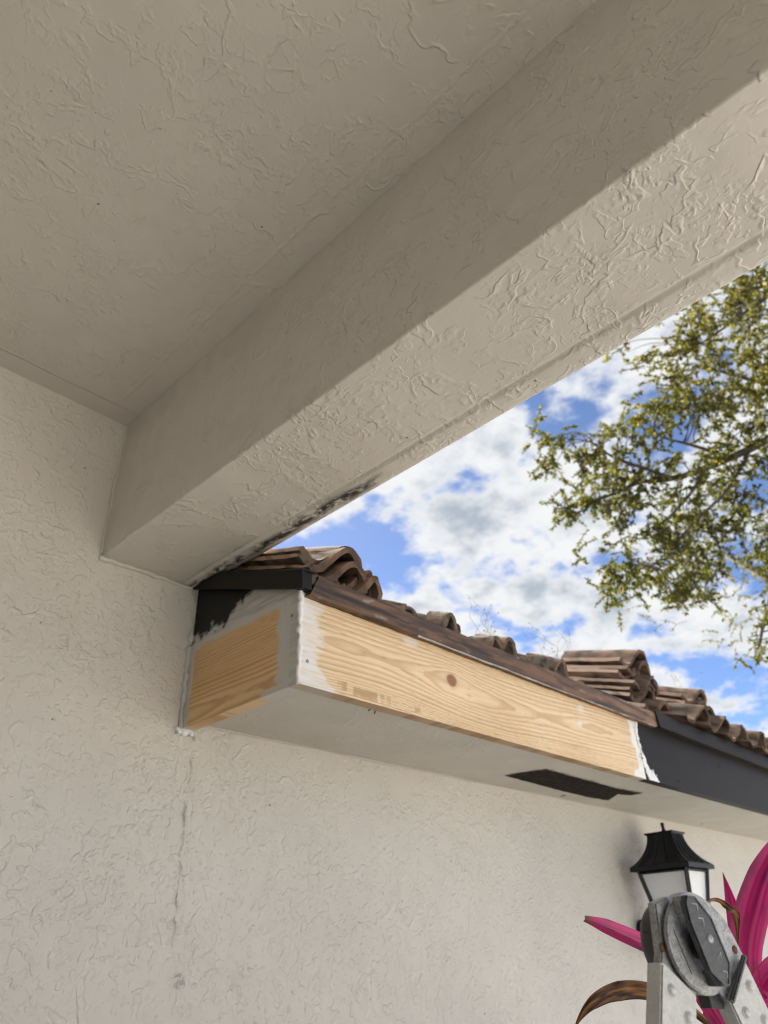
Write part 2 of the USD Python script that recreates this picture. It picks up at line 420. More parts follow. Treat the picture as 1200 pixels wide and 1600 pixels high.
# ------------------------------------------------------------------ the eave: soffit, boards, trim, deck, tiles in place
eave = thing('roof_eave', 'tiled roof eave with new unpainted pine fascia and weathered brown trim', 'roof', (XS, YF, ZF0))
XEND = 8.6
TB = .038                                              # board thickness
sof = obj('soffit', box(XS+TB, XEND, YF+TB-.004, YW, ZS, ZS+.014), MAT_SOFFIT, eave)
obj('caulk_bead', bead((XS+TB, YW-.001, ZS), (4.6, YW-.001, ZS), .004, 7, 160, .7), MAT_SOFFIT, eave, smooth=True)
pp = [at(*q, 'z', ZS-.004) for q in ((790, 1213), (815, 1208), (855, 1203), (872, 1208), (925, 1222), (960, 1232), (1003, 1240), (985, 1243), (965, 1241), (950, 1251), (915, 1245), (870, 1234), (830, 1223))]
pl = Polygon([(p[0], p[1]) for p in pp]).buffer(0)
pts = []
ring = np.array(pl.exterior.coords)
for a, b in zip(ring[:-1], ring[1:]):
    m = max(2, int(np.hypot(*(b-a))/.012))
    for t in np.linspace(0, 1, m, endpoint=False):
        q = a*(1-t)+b*t; d = (noise(np.array([q[0]*40, q[1]*40, 1.]))-.5)*.006
        pts.append(q+np.array([d*.5, d]))
rimp = []
for a_ in np.array(Polygon(pts).buffer(.006).exterior.segmentize(.008).coords)[:-1]: rimp.append(a_+.014*(noise(np.array([a_[0]*55, a_[1]*55, 4.]))-.5))
rimm = trimesh.creation.extrude_polygon(Polygon(rimp).buffer(0), .0018); rimm.apply_translation([0, 0, ZS-.0018])
obj('paint_edge', rimm, simple('broken_paint_edge', (.30, .275, .24), .6, vary=.4, scale=40), sof)
patch = trimesh.creation.extrude_polygon(Polygon(pts).buffer(0), .0035); patch.apply_translation([0, 0, ZS-.0038])
obj('bare_patch', patch, simple('stripped_dark_board', (.022, .0175, .0145), .9, vary=.6, scale=35, bump=.003, bscale=60, spec=.1), sof, label='dark stripped patch in the painted soffit')
for q in ((1096, 1287, .02, .4), (586, 1112, .006, 1), (578, 1108, .005, 2), (880, 1243, .012, 2.2)):
    p = at(q[0], q[1], 'z', ZS-.003); d = np.array([math.cos(q[3]), math.sin(q[3]), 0])*q[2]
    obj('nail', tube([p-d, p, p+d+np.array([0, 0, -.004])], .0018, 5), MAT_NAIL, sof)

# --- bare pine grain
LIGHT, LATE = np.array([.695, .535, .345]), np.array([.46, .28, .135])


def pine(u, w, seed, knots=(), zc=.15, tight=1.0, dbase=.080, dvar=.022):
    """Colour of flat-sawn pine: u along the board, w across it (metres)."""
    s = seed*13.7
    q = lambda a, b: np.stack([u*a+s, w*b, np.full_like(u, s)], -1)
    c = zc + .035*(fbm(q(1.1, .0), 2, seed)-.5)*2
    d = dbase + dvar*fbm(q(1.3, .0), 2, seed+3)
    dz = w-c
    for (ku, kw, kr) in knots:
        e = np.exp(-(((u-ku)/(kr*3.2))**2+((w-kw)/(kr*1.7))**2))
        dz = dz - kr*.85*np.tanh((w-kw)/(kr*.45))*e
    r = np.sqrt(dz**2+d**2) + .006*(fbm(q(5, 14), 3, seed+7)-.5) + .0016*(fbm(q(16, 60), 2, seed+8)-.5)
    n = r/(.0062/tight)
    n = n + .45*np.sin(n*.7+seed)
    t = n-np.floor(n)
    late = sstep(t, .25, .86)*(1-sstep(t, .90, 1.0))
    ringvar = .55+.45*noise(np.stack([np.floor(n)*1.37+s, np.zeros_like(n), np.zeros_like(n)], -1))
    fine = fbm(q(14, 420), 2, seed+11)
    col = lerp(LIGHT, LATE, np.clip(late*ringvar*.85, 0, 1))
    streak = fbm(q(1.6, 90), 3, seed+12)
    col = col*(.84+.2*fine+.14*streak)[..., None]
    pore = sstep(fbm(q(26, 520), 2, seed+13), .68, .80); col = col*(1-.22*pore)[..., None]
    warm = fbm(q(2.2, 9), 3, seed+5)
    col = col*lerp((1.03, 1.03, 1.02), (.95, .90, .82), sstep(warm, .45, .75))
    for (ku, kw, kr) in knots:
        rho = np.sqrt(((u-ku)/kr)**2+((w-kw)/(kr*.80))**2) + .18*(fbm(q(60, 60), 2, seed+2)-.5)
        kin = 1-sstep(rho, .78, 1.0)
        kc = lerp((.34, .17, .075), (.20, .09, .04), .5+.5*np.sin(rho*16))
        col = col*(1-kin)[..., None]+kc*kin[..., None]
        halo = sstep(rho, .9, 1.0)*(1-sstep(rho, 1.05, 1.5))
        col = col*(1-halo*.22)[..., None]+np.array([.45, .23, .10])*(halo*.22)[..., None]
    return col


def smear(col, m, paint):
    m = np.clip(m, 0, 1)[..., None]; return col*(1-m)+np.asarray(paint)*m


WHITE, GREY = (.72, .73, .745), (.53, .525, .51)

# front board
v, f = fine_box(XS, 2.885, YF, YF+TB, ZF0, ZF1, .0019)
u, w = v[:, 0]-XS, v[:, 2]-ZF0
kn = at(706, 1063, 'y', YF)
col = pine(u, w, 3, [(kn[0]-XS, kn[2]-ZF0, .027)], zc=.135)
under = (v[:, 1] > YF+.0005)
n2 = fbm(np.stack([u*30, w*30, u*0], -1), 4, 21)-.5
nst = fbm(np.stack([u*9, w*130, u*0], -1), 3, 22)-.5
edge = .085+.05*(noise(np.stack([w*14, w*0, w*0], -1))-.5)+.055*sstep(w, .07, 0)
m = 1-sstep(u+.05*n2+.10*nst*sstep(w, .05, .10), edge-.012, edge+.008)
col = smear(col, m*np.clip(.70+.9*nst+.5*n2, .25, .95), WHITE)
def spot(px, py, ru, rw, amt, paint=WHITE):
    global col
    p = at(px, py, 'y', YF); r = np.sqrt(((u-(p[0]-XS))/ru)**2+((w-(p[2]-ZF0))/rw)**2)+1.6*n2
    col = smear(col, (1-sstep(r, .25, 1.1))*amt*(.8+nst), paint)
spot(642, 1000, .045, .022, .55); spot(908, 1108, .045, .022, .55); spot(905, 1131, .022, .012, .75); spot(588, 1090, .03, .010, .3)
spot(893, 1113, .060, .0065, .6, (.50, .29, .13)); spot(926, 1132, .035, .007, .55, (.50, .29, .13)); spot(680, 1055, .030, .010, .5, (.52, .31, .14)); spot(742, 1085, .055, .007, .35, (.54, .34, .17))
def mark(px0, px1, py0, py1, amt):
    global col
    a, b = at(px0, py0, 'y', YF), at(px1, py1, 'y', YF); wa = at((px0+px1)/2, (py0+py1)/2, 'y', YF)[2]-ZF0
    k = sstep(u, a[0]-XS-.003, a[0]-XS+.003)*(1-sstep(u, b[0]-XS-.003, b[0]-XS+.003))*(1-sstep(np.abs(w-wa-.006*n2), .010, .014))
    col = smear(col, k*amt*np.clip(.85+1.6*nst+2.2*n2, 0, 1), (.40, .235, .11))
mark(527, 542, 1065, 1078, .7); mark(552, 590, 1075, 1096, .75); mark(594, 601, 1085, 1100, .55); mark(604, 611, 1088, 1102, .5); mark(648, 657, 1102, 1112, .6)
r = 2.885-XS-u
ed = .055+.03*(noise(np.stack([w*18, w*0+4, w*0], -1))-.5)+.05*sstep(w, .06, 0)
m = 1-sstep(r+.05*n2+.02*nst, ed-.012, ed+.008)
col = smear(col, m*np.clip(.9+.5*nst, .5, 1), (.74, .75, .75))
col = np.where(under[:, None] & (v[:, 2] < ZF0+.001)[:, None], col*np.array([.62, .55, .5]), col)
endc = (v[:, 0] < XS+.0003) & (v[:, 1] > YF+.0003)
col = np.where(endc[:, None], np.array(GREY)*(.93+.3*nst)[:, None], col)
obj('fascia_board', (v, f), MAT_WOOD, eave, color=col, label='new unpainted pine fascia board with a knot, white primer at its end')

# side return board
v, f = fine_box(XS, XS+TB, YF+TB, YW-.002, ZF0, ZF1, .0019)
u, w = YW-v[:, 1], v[:, 2]-ZF0
col = pine(u, w, 8, (), zc=.03, tight=1.05)*np.array([.95, .86, .72])
n2 = fbm(np.stack([u*30, w*30, u*0+3], -1), 4, 31)-.5
nst = fbm(np.stack([u*120, w*12, u*0], -1), 3, 32)-.5
L = YW-YF
m = 1-sstep(L-u+.03*n2, .080, .098)                      # front corner
m = np.maximum(m, 1-sstep(u+.02*n2, .026, .036))          # by the wall
m = np.maximum(m, sstep(w+.03*n2, .222, .232)*1.0)         # top
m = np.maximum(m, (1-sstep(w+.02*n2+.05*sstep(L-u, .12, .2), .010, .022))*(L-u < .2))
g_ = np.clip(.93+.6*nst, .6, 1)
col = smear(col, m*g_, GREY)
obj('fascia_board', (v, f), MAT_WOOD_SIDE, eave, color=col, label='short pine return board by the wall, edged with grey caulk')
# corner caulk and beads
obj('caulk_bead', bead((XS-.001, YF-.001, ZF0-.002), (XS-.001, YF-.001, ZF1), .0055, 11, 60, .6), MAT_CAULK, eave, smooth=True)
obj('caulk_bead', bead((XS-.004, YW-.004, ZF0-.004), (XS-.004, YW-.004, ZF1+.05), .009, 12, 60, .6), simple('grey_caulk', (.46, .455, .43), .5, bump=.002, bscale=80), eave, smooth=True)
obj('caulk_bead', bead((XS-.02, YW-.004, ZF0-.006), (XS+.035, YW-.004, ZF0-.008), .010, 14, 20, .5), MAT_CAULK, eave, smooth=True)
for (px, py) in ((480, 1033), (456, 962)):
    p = at(px, py, 'y', YF) if px > 468 else at(px, py, 'x', XS)
    c = trimesh.creation.cylinder(.0045, .003, sections=14); R = trimesh.transformations.rotation_matrix(math.pi/2, [1, 0, 0] if px > 468 else [0, 1, 0]); c.apply_transform(R); c.apply_translation(p)
    obj('nail_head', c, MAT_STEEL, eave)

# old dark board, and the ragged white joint
v, f = fine_box(2.89, XEND, YF-.001, YF+TB, ZF0, ZF1, .02)
q = np.stack([v[:, 0]*6, v[:, 1]*6, v[:, 2]*20], -1)
col = lerp((.0065, .0046, .0040), (.0135, .0095, .0080), fbm(q, 4, 41)); col = np.where((v[:, 2] < ZF0+.001)[:, None], col*.8+.004, col)
obj('fascia_board', (v, f), MAT_DARK, eave, color=col, label='old fascia board painted dark brown')
v, f = grid((2.84, YF-.003, ZF0-.001), (.16, 0, 0), (0, 0, .245), 90, 140)
a, b = v[:, 0]-2.84, v[:, 2]-ZF0
q = np.stack([a*45, b*28, b*0], -1); nn = fbm(q, 5, 51)-.5
cen = .052+.05*sstep(b, .07, .0)+.012*np.sin(b*30); wid = .015+.03*sstep(b, .10, .0)+.075*nn+.05*(fbm(q*np.array([2.6, 2.6, 1])+9, 3, 52)-.5)
hh = np.clip(wid-np.abs(a-cen), -.01, .012)
v[:, 1] = YF+.002-np.clip(hh, -.003, .010)*.65-.0015*(fbm(q*2.2, 3, 5)-.5)
keep = (hh > -.002)[f].all(1)
obj('joint_filler', (v, f[keep]), MAT_CAULK, eave, smooth=True, label='rough white filler over the joint between new and old board')
for q in ((1062, 1220, .011, .35), (1124, 1198, .009, -1.2), (1146, 1243, .010, .3), (1113, 1230, .003, 0)):
    p = at(q[0], q[1], 'y', YF-.004); d = np.array([math.cos(q[3]), 0, math.sin(q[3])])*q[2]
    obj('nail', tube([p-d, p+np.array([0, -.002, 0]), p+d], .0016, 5), MAT_NAIL, eave)

# black rake board above the side return, grey paint smeared over its lower edge
def rake_board():
    ny, nz = 130, 130
    ys = np.linspace(YF+.004, YW-.004, ny+1); ts = np.linspace(0, 1, nz+1)
    Y, T = np.meshgrid(ys, ts, indexing='ij')
    Z = (ZF1-.01)+T*(deck(Y)-(ZF1-.01)); X = np.full_like(Y, XS+.004)
    v = np.stack([X, Y, Z], -1).reshape(-1, 3); i = np.arange(v.shape[0]).reshape(ny+1, nz+1)
    f = np.stack([i[:-1, :-1], i[:-1, 1:], i[1:, 1:], i[1:, :-1]], -1).reshape(-1, 4)
    back = v+np.array([.03, 0, 0]); f = np.vstack([f, f[:, ::-1]+len(v)])
    return np.vstack([v, back]), f
v, f = rake_board()
u, w = YW-v[:, 1], v[:, 2]-ZF1
n2 = fbm(np.stack([u*40, w*40, u*0], -1), 4, 61)-.5
nst = fbm(np.stack([u*16, w*150, u*0], -1), 3, 62)-.5
col = lerp((.006, .006, .0065), (.013, .012, .012), fbm(np.stack([u*20, w*20, u*0], -1), 3, 60))
lim = .014+.15*sstep(u, .12, .52)
m = 1-sstep(w-lim+.06*n2+.02*nst, -.004, .022)
col = smear(col, m*np.clip(.95+.7*nst, .4, 1), GREY)
obj('rake_board', (v, f), MAT_BLACK, eave, color=col, label='black rake board smeared with grey paint')


# black metal edge strip running up the rake
def prism(profile_xz, y0, y1, slope=0.0, n=24):
    p = np.array(profile_xz, float); k = len(p); ys = np.linspace(y0, y1, n)
    V = np.zeros((n, k, 3)); V[..., 0] = p[:, 0]; V[..., 1] = ys[:, None]; V[..., 2] = p[:, 1]+((ys-y0)*slope)[:, None]
    i = np.arange(n*k).reshape(n, k); j = np.roll(i, -1, 1)
    f = np.stack([i[:-1], i[1:], j[1:], j[:-1]], -1).reshape(-1, 4)
    caps = trimesh.creation.triangulate_polygon(Polygon(p), engine='earcut')
    cf = caps[1] % k; fv = np.vstack([f[:, [0, 1, 2]], f[:, [0, 2, 3]], cf, cf[:, ::-1]+(n-1)*k])
    m = trimesh.Trimesh(V.reshape(-1, 3), fv, process=False); trimesh.repair.fix_normals(m); return m


rk = prism([(XS-.020, ZT0+.004), (XS-.022, ZT1-.004), (XS-.016, ZT1+.002), (XS+.03, ZT1+.003), (XS+.03, ZT1-.001), (XS-.014, ZT1-.004), (XS-.014, ZT0+.004)], YT-.004, YW-.002, TP, 40)
rk.vertices[:, 2] += .004*(noise(rk.vertices*np.array([1, 9, 1]))-.5)
obj('rake_strip', rk, MAT_BLACK, eave, color=lerp((.006, .0055, .0055), (.015, .012, .011), fbm(rk.vertices*30, 3, 3)), label='black metal strip along the rake edge')
obj('rake_end', box(XS-.0165, XS+.016, YT+.001, YF-.002, ZT0+.012, ZT1-.003), MAT_BLACK, eave, color=np.tile((.010, .009, .009), (8, 1)))


# brown trim strip (wood) and its black metal continuation
def strip(x0, x1, y0, y1, z0, z1, slant, res, seed):
    v, f = fine_box(x0, x1, y0, y1, z0, z1, res)
    t = (v[:, 2]-z0)/(z1-z0)
    e0 = 1-sstep(v[:, 0], x0, x0+.03); v[:, 0] += slant*t*e0
    q = v*np.array([7, 0, 0]); v[:, 2] += .006*(fbm(q, 3, seed)-.5)+.002*(fbm(q*6, 2, seed)-.5); v[:, 1] += .006*(fbm(q+5, 3, seed)-.5)
    return v, f
v, f = strip(XS+.012, 3.058, YT, YF+.03, ZT0, ZT1, .030, .004, 71)
q = np.stack([v[:, 0]*9, v[:, 1]*60, v[:, 2]*60], -1)
col = lerp((.050, .030, .021), (.150, .078, .042), sstep(fbm(q, 5, 72), .35, .68))
col = smear(col, sstep(v[:, 0], 2.3, 2.9)*sstep(fbm(q*.8, 3, 74), .3, .7)*.75, (.26, .135, .07))
col = smear(col, sstep(fbm(q*np.array([2.5, 1, 1]), 4, 73), .68, .78)*.6, (.30, .27, .23))
col = smear(col, sstep(fbm(q*np.array([.5, 1, 1]), 4, 75), .58, .66)*.8, (.016, .013, .012))
bot = v[:, 2] < ZT0+.006
obj('trim_strip', (v, f), MAT_OLDWOOD, eave, color=col, label='weathered brown wooden trim strip over the new fascia')
# pale drips under its front edge
drip = bead((1.5, YT+.004, ZT0+.0006), (3.04, YT+.004, ZT0+.0002), .0024, 76, 240, 1.0)
obj('paint_drip', drip, simple('grey_drip', (.36, .35, .33), .6, vary=.4, scale=15), eave, smooth=True)
px_ = [(YT-.006, ZT1+.006), (YT-.010, ZT0+.004), (YT-.016, ZT0-.004), (YT-.014, ZT0-.005), (YT-.006, ZT0+.003), (YF+.03, ZT0+.003), (YF+.03, ZT1+.006)]
pm = prism([(a, b) for a, b in px_], 3.060, XEND, 0, 80)
pm.vertices[:, [0, 1]] = pm.vertices[:, [1, 0]]; pm.invert()
pm.vertices[:, 2] += .006*(fbm(pm.vertices*np.array([3, 0, 0]), 3, 4)-.5)
trimesh.repair.fix_normals(pm)
obj('trim_strip', pm, MAT_DARK, eave, color=lerp((.009, .0075, .0072), (.017, .014, .0135), fbm(pm.vertices*8, 3, 5)), label='dark metal drip edge at the right of the eave')

# deck
def slab(x0, x1, y0, y1, t0, t1):
    v = []
    for x in (x0, x1):
        for y in (y0, y1):
            for t in (t0, t1): v.append((x, y, deck(y)+t))
    m = trimesh.convex.convex_hull(np.array(v)); return m
dk = obj('roof_deck', slab(XS+.0, XEND, YT+.008, YW+4.2, -.026, -.004), MAT_OLDWOOD, eave, color=np.tile((.09, .065, .045), (8, 1)))
obj('underlayment', slab(XS+.01, XEND, YT+.03, YW+4.2, -.003, .001), MAT_FELT, eave, label='pale roofing felt over the deck')

# --- S tiles
TW, TL, TT = .262, .44, .014


def tile_mesh(seed, width=TW, length=TL, tt=.0145):
    """One S-shaped clay tile: across = x from 0, up the slope = y from 0, z up; thickness TT."""
    n = 26; u = np.linspace(0, 1, n)
    z = np.where(u < .46, .010-.030*np.sin(np.pi*np.clip(u/.46, 0, 1))*1.0, .010+.062*np.sin(np.pi*np.clip((u-.46)/.54, 0, 1))**.9)
    z = np.convolve(np.pad(z, 2, 'edge'), np.ones(5)/5, 'valid') - .018*sstep(u, .9, 1.0)
    rr = np.random.default_rng(seed)
    x = u*width; nl = 15; ys = np.linspace(0, length, nl)
    tx, tz = np.gradient(x), np.gradient(z); nrm = np.stack([-tz, tx], 1); nrm /= np.linalg.norm(nrm, axis=1, keepdims=True)
    th = tt*(1+.12*np.sin(u*9+seed))
    top = np.stack([x, z], 1)+nrm*th[:, None]*.5; bot = np.stack([x, z], 1)-nrm*th[:, None]*.5
    loop = np.vstack([top, bot[::-1]]); k = len(loop)
    parts_v, parts_f, cols = [], [], []
    V = np.zeros((nl, k, 3)); V[..., 0] = loop[:, 0]; V[..., 2] = loop[:, 1]; V[..., 1] = ys[:, None]
    taper = 1-.05*(ys/length); V[..., 0] = (V[..., 0]-width/2)*taper[:, None]+width/2
    i = np.arange(nl*k).reshape(nl, k); j = np.roll(i, -1, 1)
    f = np.stack([i[:-1], i[1:], j[1:], j[:-1]], -1).reshape(-1, 4)
    v = V.reshape(-1, 3)
    e0 = np.stack([np.arange(n-1), np.arange(1, n), k-2-np.arange(n-1), k-1-np.arange(n-1)], 1)
    f = np.vstack([f, e0[:, ::-1], e0+(nl-1)*k])
    # chips at the ends
    w = fbm(np.stack([v[:, 0]*28, v[:, 2]*28, np.full(len(v), seed)], -1), 3, seed)-.5
    v[:, 1] += np.where(v[:, 1] < .001, .026*w, 0)+np.where(v[:, 1] > length-.001, .03*w, 0)
    left = (v[:, 0] < .012); v[:, 0] += np.where(left, .010*(fbm(np.stack([v[:, 1]*40, v[:, 0]*0+seed, v[:, 2]*20], -1), 3, seed)-.5), 0)
    v[:, 2] += .006*(fbm(v*9+seed, 3, seed)-.5)+.0035*(fbm(v*38+seed, 3, seed+1)-.5)
    m = trimesh.Trimesh(v, np.vstack([f[:, [0, 1, 2]], f[:, [0, 2, 3]]]), process=False)
    trimesh.repair.fix_normals(m)
    return m


CLAY, SOOT, MOSS, FRESH = np.array([.175, .113, .082]), np.array([.036, .029, .024]), np.array([.20, .18, .15]), np.array([.62, .45, .34])


def tile_obj(name, m, seed, parent=None, fresh=.9, dirt=1.0, local=None, moss=0.):
    """Facets split so that the cut left edge keeps its clean clay colour."""
    tri = m.triangles; fn = m.face_normals if local is None else local.face_normals
    lv = (m if local is None else local).triangles.reshape(-1, 3)
    v = tri.reshape(-1, 3); f = np.arange(len(v)).reshape(-1, 3)
    nn = np.repeat(fn, 3, 0)
    q = lv*22+seed*3.1
    a = fbm(q, 4, seed); b = fbm(q*2.3+7, 4, seed+1)
    col = lerp(CLAY, SOOT, sstep(a, .40, .62)*.88*dirt); col = smear(col, sstep(b, .55-.2*moss, .70-.12*moss)*(.7+.2*moss), MOSS)
    clean = sstep(-nn[:, 0], .80, .95)*(np.abs(lv[:, 0]) < .03)
    col = smear(col, clean*fresh*(.75+.5*(a-.3)), FRESH)
    end = sstep(-nn[:, 1], .8, .95); col = smear(col, end*.55*sstep(b, .35, .6), (.055, .042, .034))
    vn = local.vertex_normals if local is not None else m.vertex_normals
    return obj(name, trimesh.Trimesh(v, f, process=False), MAT_TILE, parent, color=col)


def place_tile(m, x, y, lift, pitch=PITCHR, roll=0.0, yaw=0.0, up=None):
    k = m.copy(); Rm = trimesh.transformations.euler_matrix(pitch, roll, yaw, 'sxyz'); k.apply_transform(Rm)
    k.apply_translation([x, y, (deck(y) if up is None else up)+lift]); return k


rt = random.Random(12)
# the courses still in place: right of the stripped stretch they reach the eave
for row in range(3):
    for c in range(17):
        x = 3.30+c*.243; y = YT-.045+row*.34
        if row > 0 and x < 3.2: continue
        lm = tile_mesh(100+row*40+c); m = place_tile(lm, x+rt.uniform(-.006, .006), y+rt.uniform(-.012, .012), .040+rt.uniform(-.004, .006), PITCHR-.035, rt.uniform(-.03, .03), rt.uniform(-.02, .02))
        tile_obj('roof_tile', m, 100+row*40+c, dk, .25, local=lm)
# a higher course left on the stripped stretch
for c, (x, dy, dl) in enumerate(((1.42, .0, .002), (1.66, .015, -.004), (1.885, .0, .006), (2.12, .012, -.002), (2.36, .03, -.012), (2.60, .05, -.02), (2.84, .06, -.02))):
    lm = tile_mesh(300+c); m = place_tile(lm, x, YT+.155+dy, -.004+dl, PITCHR-.02, rt.uniform(-.12, .12), rt.uniform(-.05, .05))
    tile_obj('roof_tile', m, 300+c, dk, .2, local=lm, moss=1.)

rb = random.Random(31)
for c in range(10):
    lm = tile_mesh(340+c, width=rb.uniform(.09, .17), length=rb.uniform(.10, .22))
    m = place_tile(lm, 1.40+c*.108+rb.uniform(-.03, .03), YT+.11+rb.uniform(0, .06), rb.uniform(-.010, .008), PITCHR+rb.uniform(-.1, .12), rb.uniform(-.25, .25), rb.uniform(-.5, .5))
    tile_obj('broken_tile', m, 340+c, dk, .5, local=lm, moss=.8)


# loose tiles stacked on the roof: each is a thing
def loose(x, y, lift, seed, label, group, pitch=PITCHR, roll=0., yaw=0., **kw):
    kw.setdefault('tt', .018)
    lm = tile_mesh(seed, **kw); m = place_tile(lm, x, y, lift, pitch, roll, yaw)
    o = tile_obj('clay_tile', m, seed, None, 1.0, .9, local=lm)
    # the thing's own origin at its base corner
    tag(o, label, 'roof tile', group)
    return o


G1, G2, G3 = 'loose roof tiles stacked at the left corner of the eave', 'loose roof tiles stacked above the end of the new fascia', 'loose roof tiles in the low stack behind the big one'
ordn = ['lowest', 'second from the bottom', 'third from the bottom', 'fourth from the bottom', 'fifth from the bottom', 'sixth from the bottom', 'seventh from the bottom']
for k, (x, y, l, ro, ya) in enumerate(((1.100, 1.300, .028, .02, .03), (1.080, 1.310, .053, -.03, -.03), (1.090, 1.320, .078, .03, .05), (1.062, 1.335, .102, .04, .02))):
    if k < 3: loose(x, y, l, 400+k, f'loose clay S tile, {ordn[k] if k < 2 else "topmost"} of the corner stack beside the beam', G1, PITCHR, ro, ya, width=.225)
for k, (x, y, l, ro, ya) in enumerate(((1.225, 1.30, .012, .10, .0), (1.215, 1.315, .033, .12, .06))):
    loose(x, y, l, 410+k, f'narrow loose clay tile, {"lower" if k == 0 else "upper"} one beside the corner stack', G1, PITCHR, ro, ya, width=.15)
N2 = 7
for k in range(N2):
    x = 3.13+rt.uniform(-.05, .05)+.012*k; y = 1.345+.010*k+rt.uniform(-.05, .05); l = .036+.040*k+rt.uniform(-.007, .007)
    loose(x, y, l, 430+k, f'loose clay S tile, {ordn[k] if k < N2-1 else "topmost"} of the tall stack above the fascia joint', G2, PITCHR-.015*k+(.035 if k == N2-1 else 0), rt.uniform(-.09, .09), rt.uniform(-.14, .14))
for k in range(4):
    loose(3.66+rt.uniform(-.02, .02), 1.32+.01*k, .085+.036*k, 450+k, f'loose clay S tile, {ordn[k] if k < 3 else "topmost"} of the low stack behind', G3, PITCHR, rt.uniform(-.05, .05), rt.uniform(-.06, .06))


# ------------------------------------------------------------------ wall lantern
LC = deep(1076, 1349, 3.15)                      # the roof's near corner
HS = .1425                                       # half of the roof's side
lc = np.array([LC[0]+HS, LC[1]+HS, LC[2]])
lamp = thing('wall_lantern', 'black wall lantern with a flared roof and white glass panes, under the soffit', 'lantern', (lc[0], lc[1], lc[2]-.34))


def rect_loft(levels, cx, cy, per=1):
    """Square rings (half size, z) lofted; closed at both ends."""
    V, F = [], []
    for h, z in levels:
        V += [(cx-h, cy-h, z), (cx+h, cy-h, z), (cx+h, cy+h, z), (cx-h, cy+h, z)]
    for k in range(len(levels)-1):
        for a in range(4):
            b = (a+1) % 4; F.append((4*k+a, 4*k+b, 4*k+4+b, 4*k+4+a))
    n = len(levels)*4
    F.append((3, 2, 1, 0)); F.append((n-4, n-3, n-2, n-1))
    F = np.array(F); return trimesh.Trimesh(np.array(V), np.vstack([F[:, [0, 1, 2]], F[:, [0, 2, 3]]]), process=False)


zl = lc[2]
roofp = []
H_R = .132
for t in np.linspace(0, 1, 15):
    roofp.append((HS*.93*(1-t)**1.9*.50+HS*.44+ (HS*.06)*(1-t)**8, zl+.012+H_R*t))
roof_m = rect_loft([(HS, zl-.010), (HS, zl+.008), (HS*.96, zl+.012)]+roofp, lc[0], lc[1])
ro_ = obj('lamp_roof', roof_m, MAT_LAMP, lamp)
# raised seams running down each face
for s_ in range(4):
    for k in (-.72, -.24, .24, .72):
        P = []
        for h, z in [(HS*.96, zl+.013)]+roofp:
            e = np.array([k*h, -h-.001]); a = s_*math.pi/2
            P.append((lc[0]+e[0]*math.cos(a)-e[1]*math.sin(a), lc[1]+e[0]*math.sin(a)+e[1]*math.cos(a), z+.001))
        obj('seam', tube(P, .0042, 5), MAT_LAMP, ro_)
obj('roof_cap', rect_loft([(HS*.47, roofp[-1][1]-.001), (HS*.50, roofp[-1][1]+.004), (HS*.49, roofp[-1][1]+.009), (HS*.2, roofp[-1][1]+.014)], lc[0], lc[1]), MAT_LAMP, ro_)
fz = roofp[-1][1]+.01
fin = trimesh.creation.revolve([(0, 0), (.014, 0), (.012, .008), (.0075, .014), (.0075, .034), (.009, .038), (.007, .044), (0, .046)], sections=16); fin.apply_translation([lc[0], lc[1], fz])
obj('finial', fin, MAT_LAMP, lamp, smooth=40)
HT, HB, ZBm = HS*.80, HS*.44, zl-.31
g = NG(); MAT_GLASS = g.done('/World/Looks/white_lamp_glass', g.n('principled_bsdf', 'BSDF', base_color=(.66, .68, .70), roughness=.28, subsurface_weight=0.0, specular_ior_level=.5))
for s_ in range(4):
    a = s_*math.pi/2; c_, n_ = math.cos(a), math.sin(a)
    def rot(x, y, z): return (lc[0]+x*c_-y*n_, lc[1]+x*n_+y*c_, z)
    d = .006
    pv = []
    for off in (0, .004):
        pv += [rot(-HT+.004, -HT+d+off, zl-.014), rot(HT-.004, -HT+d+off, zl-.014), rot(HB-.003, -HB+d+off, ZBm), rot(-HB+.003, -HB+d+off, ZBm)]
    obj('glass_pane', trimesh.convex.convex_hull(np.array(pv)), MAT_GLASS, lamp)
    fr = []
    p0, p1 = np.array(rot(-HT, -HT, zl-.010)), np.array(rot(-HB, -HB, ZBm))
    bar = tube([p0, p1], .0105, 4); obj('frame_bar', bar, MAT_LAMP, lamp)
    for (h, z) in ((HT, zl-.016), (HB, ZBm+.004)):
        obj('frame_bar', tube([rot(-h, -h, z), rot(h, -h, z)], .007, 4), MAT_LAMP, lamp)
    i0, i1 = .018, .030                       # a fine inner bevel line on each pane
obj('lamp_base', rect_loft([(HB*.4, ZBm-.06), (HB*.9, ZBm-.03), (HB*1.15, ZBm-.012), (HB*1.1, ZBm+.002)], lc[0], lc[1]), MAT_LAMP, lamp)
arm = []
for t in np.linspace(0, 1, 16):
    arm.append((lc[0]+.0, lc[1]+(YW-.02-lc[1])*t, ZBm-.05-.07*math.sin(math.pi*t)*.6+.10*t))
obj('bracket_arm', tube(arm, .012, 8), MAT_LAMP, lamp, smooth=True)
bp = trimesh.creation.cylinder(.062, .02, sections=24); bp.apply_transform(trimesh.transformations.rotation_matrix(math.pi/2, [1, 0, 0])); bp.apply_translation([lc[0], YW-.011, ZBm+.05])
obj('wall_plate', bp, MAT_LAMP, lamp, smooth=40)

# ------------------------------------------------------------------ folding ladder: hinge on the near side
LN = np.array([-.31, -.95, 0]); LN /= np.linalg.norm(LN)         # the hinge faces this way
LT = np.array([-LN[1], LN[0], 0]); LZ = np.array([0, 0, 1.0])
LP = deep(1092, 1472, .90)
ladder = thing('folding_ladder', 'scuffed aluminium folding ladder with a round grey locking hinge at its top', 'ladder', (LP[0], LP[1], 0))


